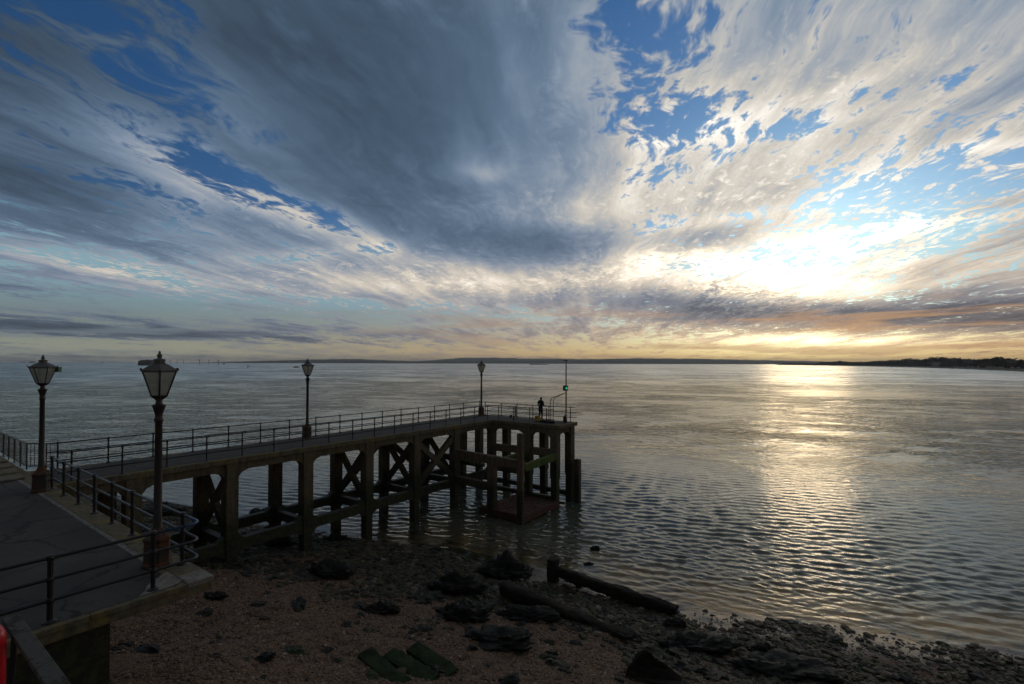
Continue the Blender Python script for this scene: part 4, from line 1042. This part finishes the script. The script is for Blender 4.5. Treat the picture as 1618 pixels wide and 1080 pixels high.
def house(px, back, wpx, hpx, m_, label, roof='gable', nwx=4, nwz=2):
    dp = lerp_tab(CO, px); p = coast(px, back * (dp / 1000) ** .6, 3.2); dist = p.x * -math.sin(YAW) + p.y * math.cos(YAW); k = dist / FPX
    W_, H_ = wpx * k, hpx * k; D_ = W_ * .5
    t = thing('shore_house', p, label, 'house', rz=math.atan2(p.y, p.x) - math.pi / 2)
    MB().box(-W_ / 2, 0, 0, W_ / 2, D_, H_).build('wall', m_, t)
    if roof == 'gable':
        MB().prism([(-.4, H_ + .02), (D_ + .4, H_ + .02), (D_ / 2, H_ * 1.38)], lambda a, b, q_: (q_, a, b), -W_ / 2 - .3, W_ / 2 + .3).build('roof', 'far_slate', t); rf_ = [c_ for c_ in t.children if c_.name.startswith('roof')][0]
        MB().box(-W_ * .3, D_ * .4, H_ * 1.1, -W_ * .3 + 1.0, D_ * .6, H_ * 1.55).build('chimney', 'far_brick', rf_)
    else: MB().box(-W_ / 2 - .2, -.2, H_ + .005, W_ / 2 + .2, D_ + .2, H_ + .5).build('roof', 'far_slate', t)
    for a in range(nwx):
        for b in range(nwz):
            x_ = -W_ / 2 + W_ * (a + .5) / nwx; z_ = H_ * (b + .55) / nwz; ww, wh = W_ / nwx * .28, H_ / nwz * .28
            MB().box(x_ - ww, -.06, z_ - wh, x_ + ww, -.004, z_ + wh).build('window', 'window_glass', t)
house(1481, 115, 13, 7, 'far_render', 'white seafront house beside the glassy block on the headland', 'flat', 4, 2)
house(1496, 118, 12, 9, 'far_slate', 'blue grey glassy block standing beside the white seafront house', 'flat', 5, 3)
house(1512, 122, 14, 9, 'far_brick', 'brick terrace with slate roof right beside the glassy block', 'gable', 5, 2)
house(1532, 120, 15, 7, 'far_brick', 'lower brick terrace between the taller brick blocks', 'gable', 5, 2)
house(1566, 110, 26, 8, 'far_brick', 'long brick block with rows of pale framed windows behind the parked vans', 'flat', 8, 2)
house(1604, 130, 18, 9, 'far_brick', 'brick house at the right hand end of the seafront', 'gable', 4, 2)
house(1440, 110, 9, 6, 'far_slate', 'small grey house among the trees along the seafront', 'gable', 3, 2)
def van(px, i):
    dp = lerp_tab(CO, px); p = coast(px, 80 * (dp / 1000) ** .6, 3.45)
    t = thing('parked_van', p, 'small white vehicle parked before the long brick block on the seafront' if 1543 < px < 1590 else ('small white vehicle parked before the brick terraces on the seafront' if px < 1543 else 'small white vehicle parked before the end brick house'), 'van', 'white vehicles parked along the seafront', math.atan2(p.y, p.x) - math.pi / 2)
    MB().prism([(-2.3, .35), (2.3, .35), (2.35, 1.1), (1.75, 1.35), (1.3, 2.15), (-2.25, 2.2)], lambda a, b, q_: (a, q_, b), -.95, .95).build('body', 'ship_white', t)
    MB().prism([(1.25, 1.4), (1.62, 1.4), (1.28, 2.0), (.6, 2.0), (.6, 1.4)], lambda a, b, q_: (a, q_, b), -.96, .96).build('window', 'window_glass', t)
    for s_ in (-1.4, 1.4): wh_ = MB().lathe([(.34, -.97), (.34, .97)], n=10).build('wheel', 'dark_plastic', t); wh_.rotation_euler = (R(90), 0, 0); wh_.location = (s_, 0, .34)
for i, px in enumerate((1508, 1513, 1522, 1530, 1537, 1546, 1551, 1561, 1566, 1572, 1579, 1584, 1600, 1610)): van(px, i)

def sea_at(px, dp):
    d = _f.copy(); d.z = 0; d.normalize(); p = (d + _r0 * ((px - 809) / FPX)) * dp; return Vector((p.x, p.y, 0)), dp / FPX
def face(p): return math.atan2(p.y, p.x) - math.pi / 2
# round sea fort
p, k = sea_at(233, 1500); t = thing('sea_fort', p, 'round granite sea fort standing alone on the horizon', 'fort')
r_ = 12.0 * k
MB().lathe([(r_ * 1.04, -2), (r_ * 1.04, 2), (r_, 2.2), (r_ * .985, 12.5), (r_ * 1.01, 12.6), (r_ * 1.01, 13.4), (r_ * .9, 13.5)], n=40).build('wall', 'fort_granite', t)
MB().lathe([(r_ * .8, 13.3), (r_ * .78, 15.5), (r_ * .6, 16.2)], n=24).build('roof', 'far_slate', t)
MB().lathe([(1.8, 15.8), (1.6, 19), (.3, 20.5)], (r_ * .05, 0, 0), 10).build('lighthouse', 'ship_white', t)
for i in range(28):
    a = 2 * math.pi * i / 28; o = MB().box(-.9, -.2, 4.2, .9, .25, 6.6).build('gun_port', 'window_glass', t); o.location = (math.cos(a) * r_ * .997, math.sin(a) * r_ * .997, 0); o.rotation_euler = (0, 0, a + math.pi / 2)
def ship(px, dp, L, H, label, house_at=.3, name='cargo_ship'):
    p, k = sea_at(px, dp); t = thing(name, p, label, 'ship', rz=face(p) + R(8))
    MB().prism([(-L / 2, -.5), (L / 2 - L * .06, -.5), (L / 2, H * .38), (L / 2 - L * .1, H * .32), (-L / 2, H * .32)], lambda a, b, q_: (a, q_, b), -L * .07, L * .07).build('hull', 'hull_dark', t)
    MB().box(L * (house_at - .5) - L * .06, -L * .05, H * .3, L * (house_at - .5) + L * .08, L * .05, H * .72).build('deckhouse', 'ship_white', t)
    MB().tube([(L * (house_at - .5), 0, H * .7), (L * (house_at - .5), 0, H)], L * .008, 6).build('mast', 'hull_dark', t)
    MB().box(L * (house_at - .5) + L * .22, -L * .04, H * .31, L * (house_at - .5) + L * .5, L * .04, H * .42).build('cargo', 'hull_dark', t)
ship(51, 5200, 52, 30, 'dark cargo ship out at the left end of the horizon', .45)
ship(36, 7500, 60, 22, 'fainter distant ship next to the dark cargo ship', .4)
ship(97, 7500, 50, 18, 'small distant ship between the cargo ship and the fort', .5)
ship(852, 2800, 104, 10, 'long low barge lying before the hills', .06, 'barge')
ship(468, 950, 10, 5, 'small motor boat under way near the red buoy', .4, 'motor_boat')
p, k = sea_at(354, 2200); t = thing('sailing_boat', p, 'white sailing yacht under the low shore by the beacon posts', 'yacht', rz=face(p))
MB().prism([(-5, 0), (4.6, 0), (6, 1.3), (-5.4, 1.3)], lambda a, b, q_: (a, q_, b), -1.4, 1.4).build('hull', 'hull_dark', t)
MB().tube([(0, 0, 1), (0, 0, 16)], .12, 6).build('mast', 'mast_steel', t)
MB().prism([(.2, 2), (.2, 15.5), (-4.8, 2.2)], lambda a, b, q_: (a, q_, b), -.05, .05).build('mainsail', 'sail_cloth', t)
MB().prism([(.4, 2), (.4, 13), (4.8, 1.6)], lambda a, b, q_: (a, q_, b), -.05, .05).build('foresail', 'sail_cloth', t)
p, k = sea_at(392, 960); t = thing('channel_buoy', p, 'red lattice channel buoy beside the motor boat', 'buoy')
MB().lathe([(1.2, -.4), (1.5, .2), (1.5, .9), (1.1, 1.2)], n=14).build('float', 'buoy_red', t)
mb = MB()
for a in range(4): mb.tube([(1.0 * math.cos(a * 1.57), 1.0 * math.sin(a * 1.57), 1.1), (.3 * math.cos(a * 1.57), .3 * math.sin(a * 1.57), 4.6)], .12, 5)
mb.tube([(0, 0, 1), (0, 0, 4.8)], .3, 6); mb.build('tower', 'buoy_red', t)
MB().box(-.35, -.35, 4.6, .35, .35, 5.6).build('top_mark', 'buoy_red', t)
for i, (px, dp, h) in enumerate(((162, 2400, 15), (269, 2300, 22), (280, 2300, 22), (290, 2300, 21), (315.5, 1700, 20), (330, 1700, 19), (345, 1700, 20))):
    p, k = sea_at(px, dp)
    t = thing('beacon_post', p, 'single beacon post between the ships and the fort' if i == 0 else ('faint thin beacon post near the fort' if i < 4 else 'bolder beacon post near the yacht'), 'beacon', None if i == 0 else 'beacon posts in line across the sea')
    MB().tube([(0, 0, -2), (0, 0, h * .8)], .75, 7).build('pile', 'hull_dark', t)
    MB().box(-1.6, -1.6, h * .8, 1.6, 1.6, h * .86).build('platform', 'hull_dark', t); MB().lathe([(.5, h * .86), (.5, h * .95), (.1, h)], n=7).build('lantern', 'hull_dark', t)

# scrub below the tree belt
scr = MB(); rnd = random.Random(5); pxx = 1236.0
while pxx < 1700:
    dp = lerp_tab(CO, pxx); sc_ = (dp / 1000) ** .6
    for _ in range(9):
        c_ = coast(pxx + rnd.uniform(-1, 1), rnd.uniform(120, 230) * sc_, 4.5 + rnd.uniform(0, 3.5)); s_ = rnd.uniform(1.2, 3.2) * max(.8, sc_)
        a_ = Vector((rnd.gauss(0, 1), rnd.gauss(0, 1), rnd.gauss(0, .6))).normalized(); b_ = a_.orthogonal().normalized(); d_ = a_.cross(b_)
        scr.add([c_ + b_ * s_, c_ + d_ * s_, c_ - b_ * s_, c_ - d_ * s_, c_ + a_ * s_ * .6], [(0, 1, 4), (1, 2, 4), (2, 3, 4), (3, 0, 4)])
    pxx += .55
tag(scr.build('shore_scrub', 'far_foliage', fix=False), 'dark scrub filling the foot of the headland trees', 'scrub', kind='stuff')

# ------------------------------------------------------------------ evening haze over the water
hm_ = bpy.data.materials.new('haze'); hm_.use_nodes = True; nt = hm_.node_tree; nt.nodes.clear()
pv = nt.nodes.new('ShaderNodeVolumePrincipled'); pv.inputs['Color'].default_value = (.80, .86, .92, 1); pv.inputs['Density'].default_value = 7e-5; pv.inputs['Anisotropy'].default_value = .3
mo = nt.nodes.new('ShaderNodeOutputMaterial'); nt.links.new(pv.outputs[0], mo.inputs['Volume'])
M['haze'] = hm_
tag(MB().box(-20000, -20000, -4, 20000, 20000, 150).build('haze', 'haze'), 'thin evening haze over the sea', 'haze', kind='stuff')
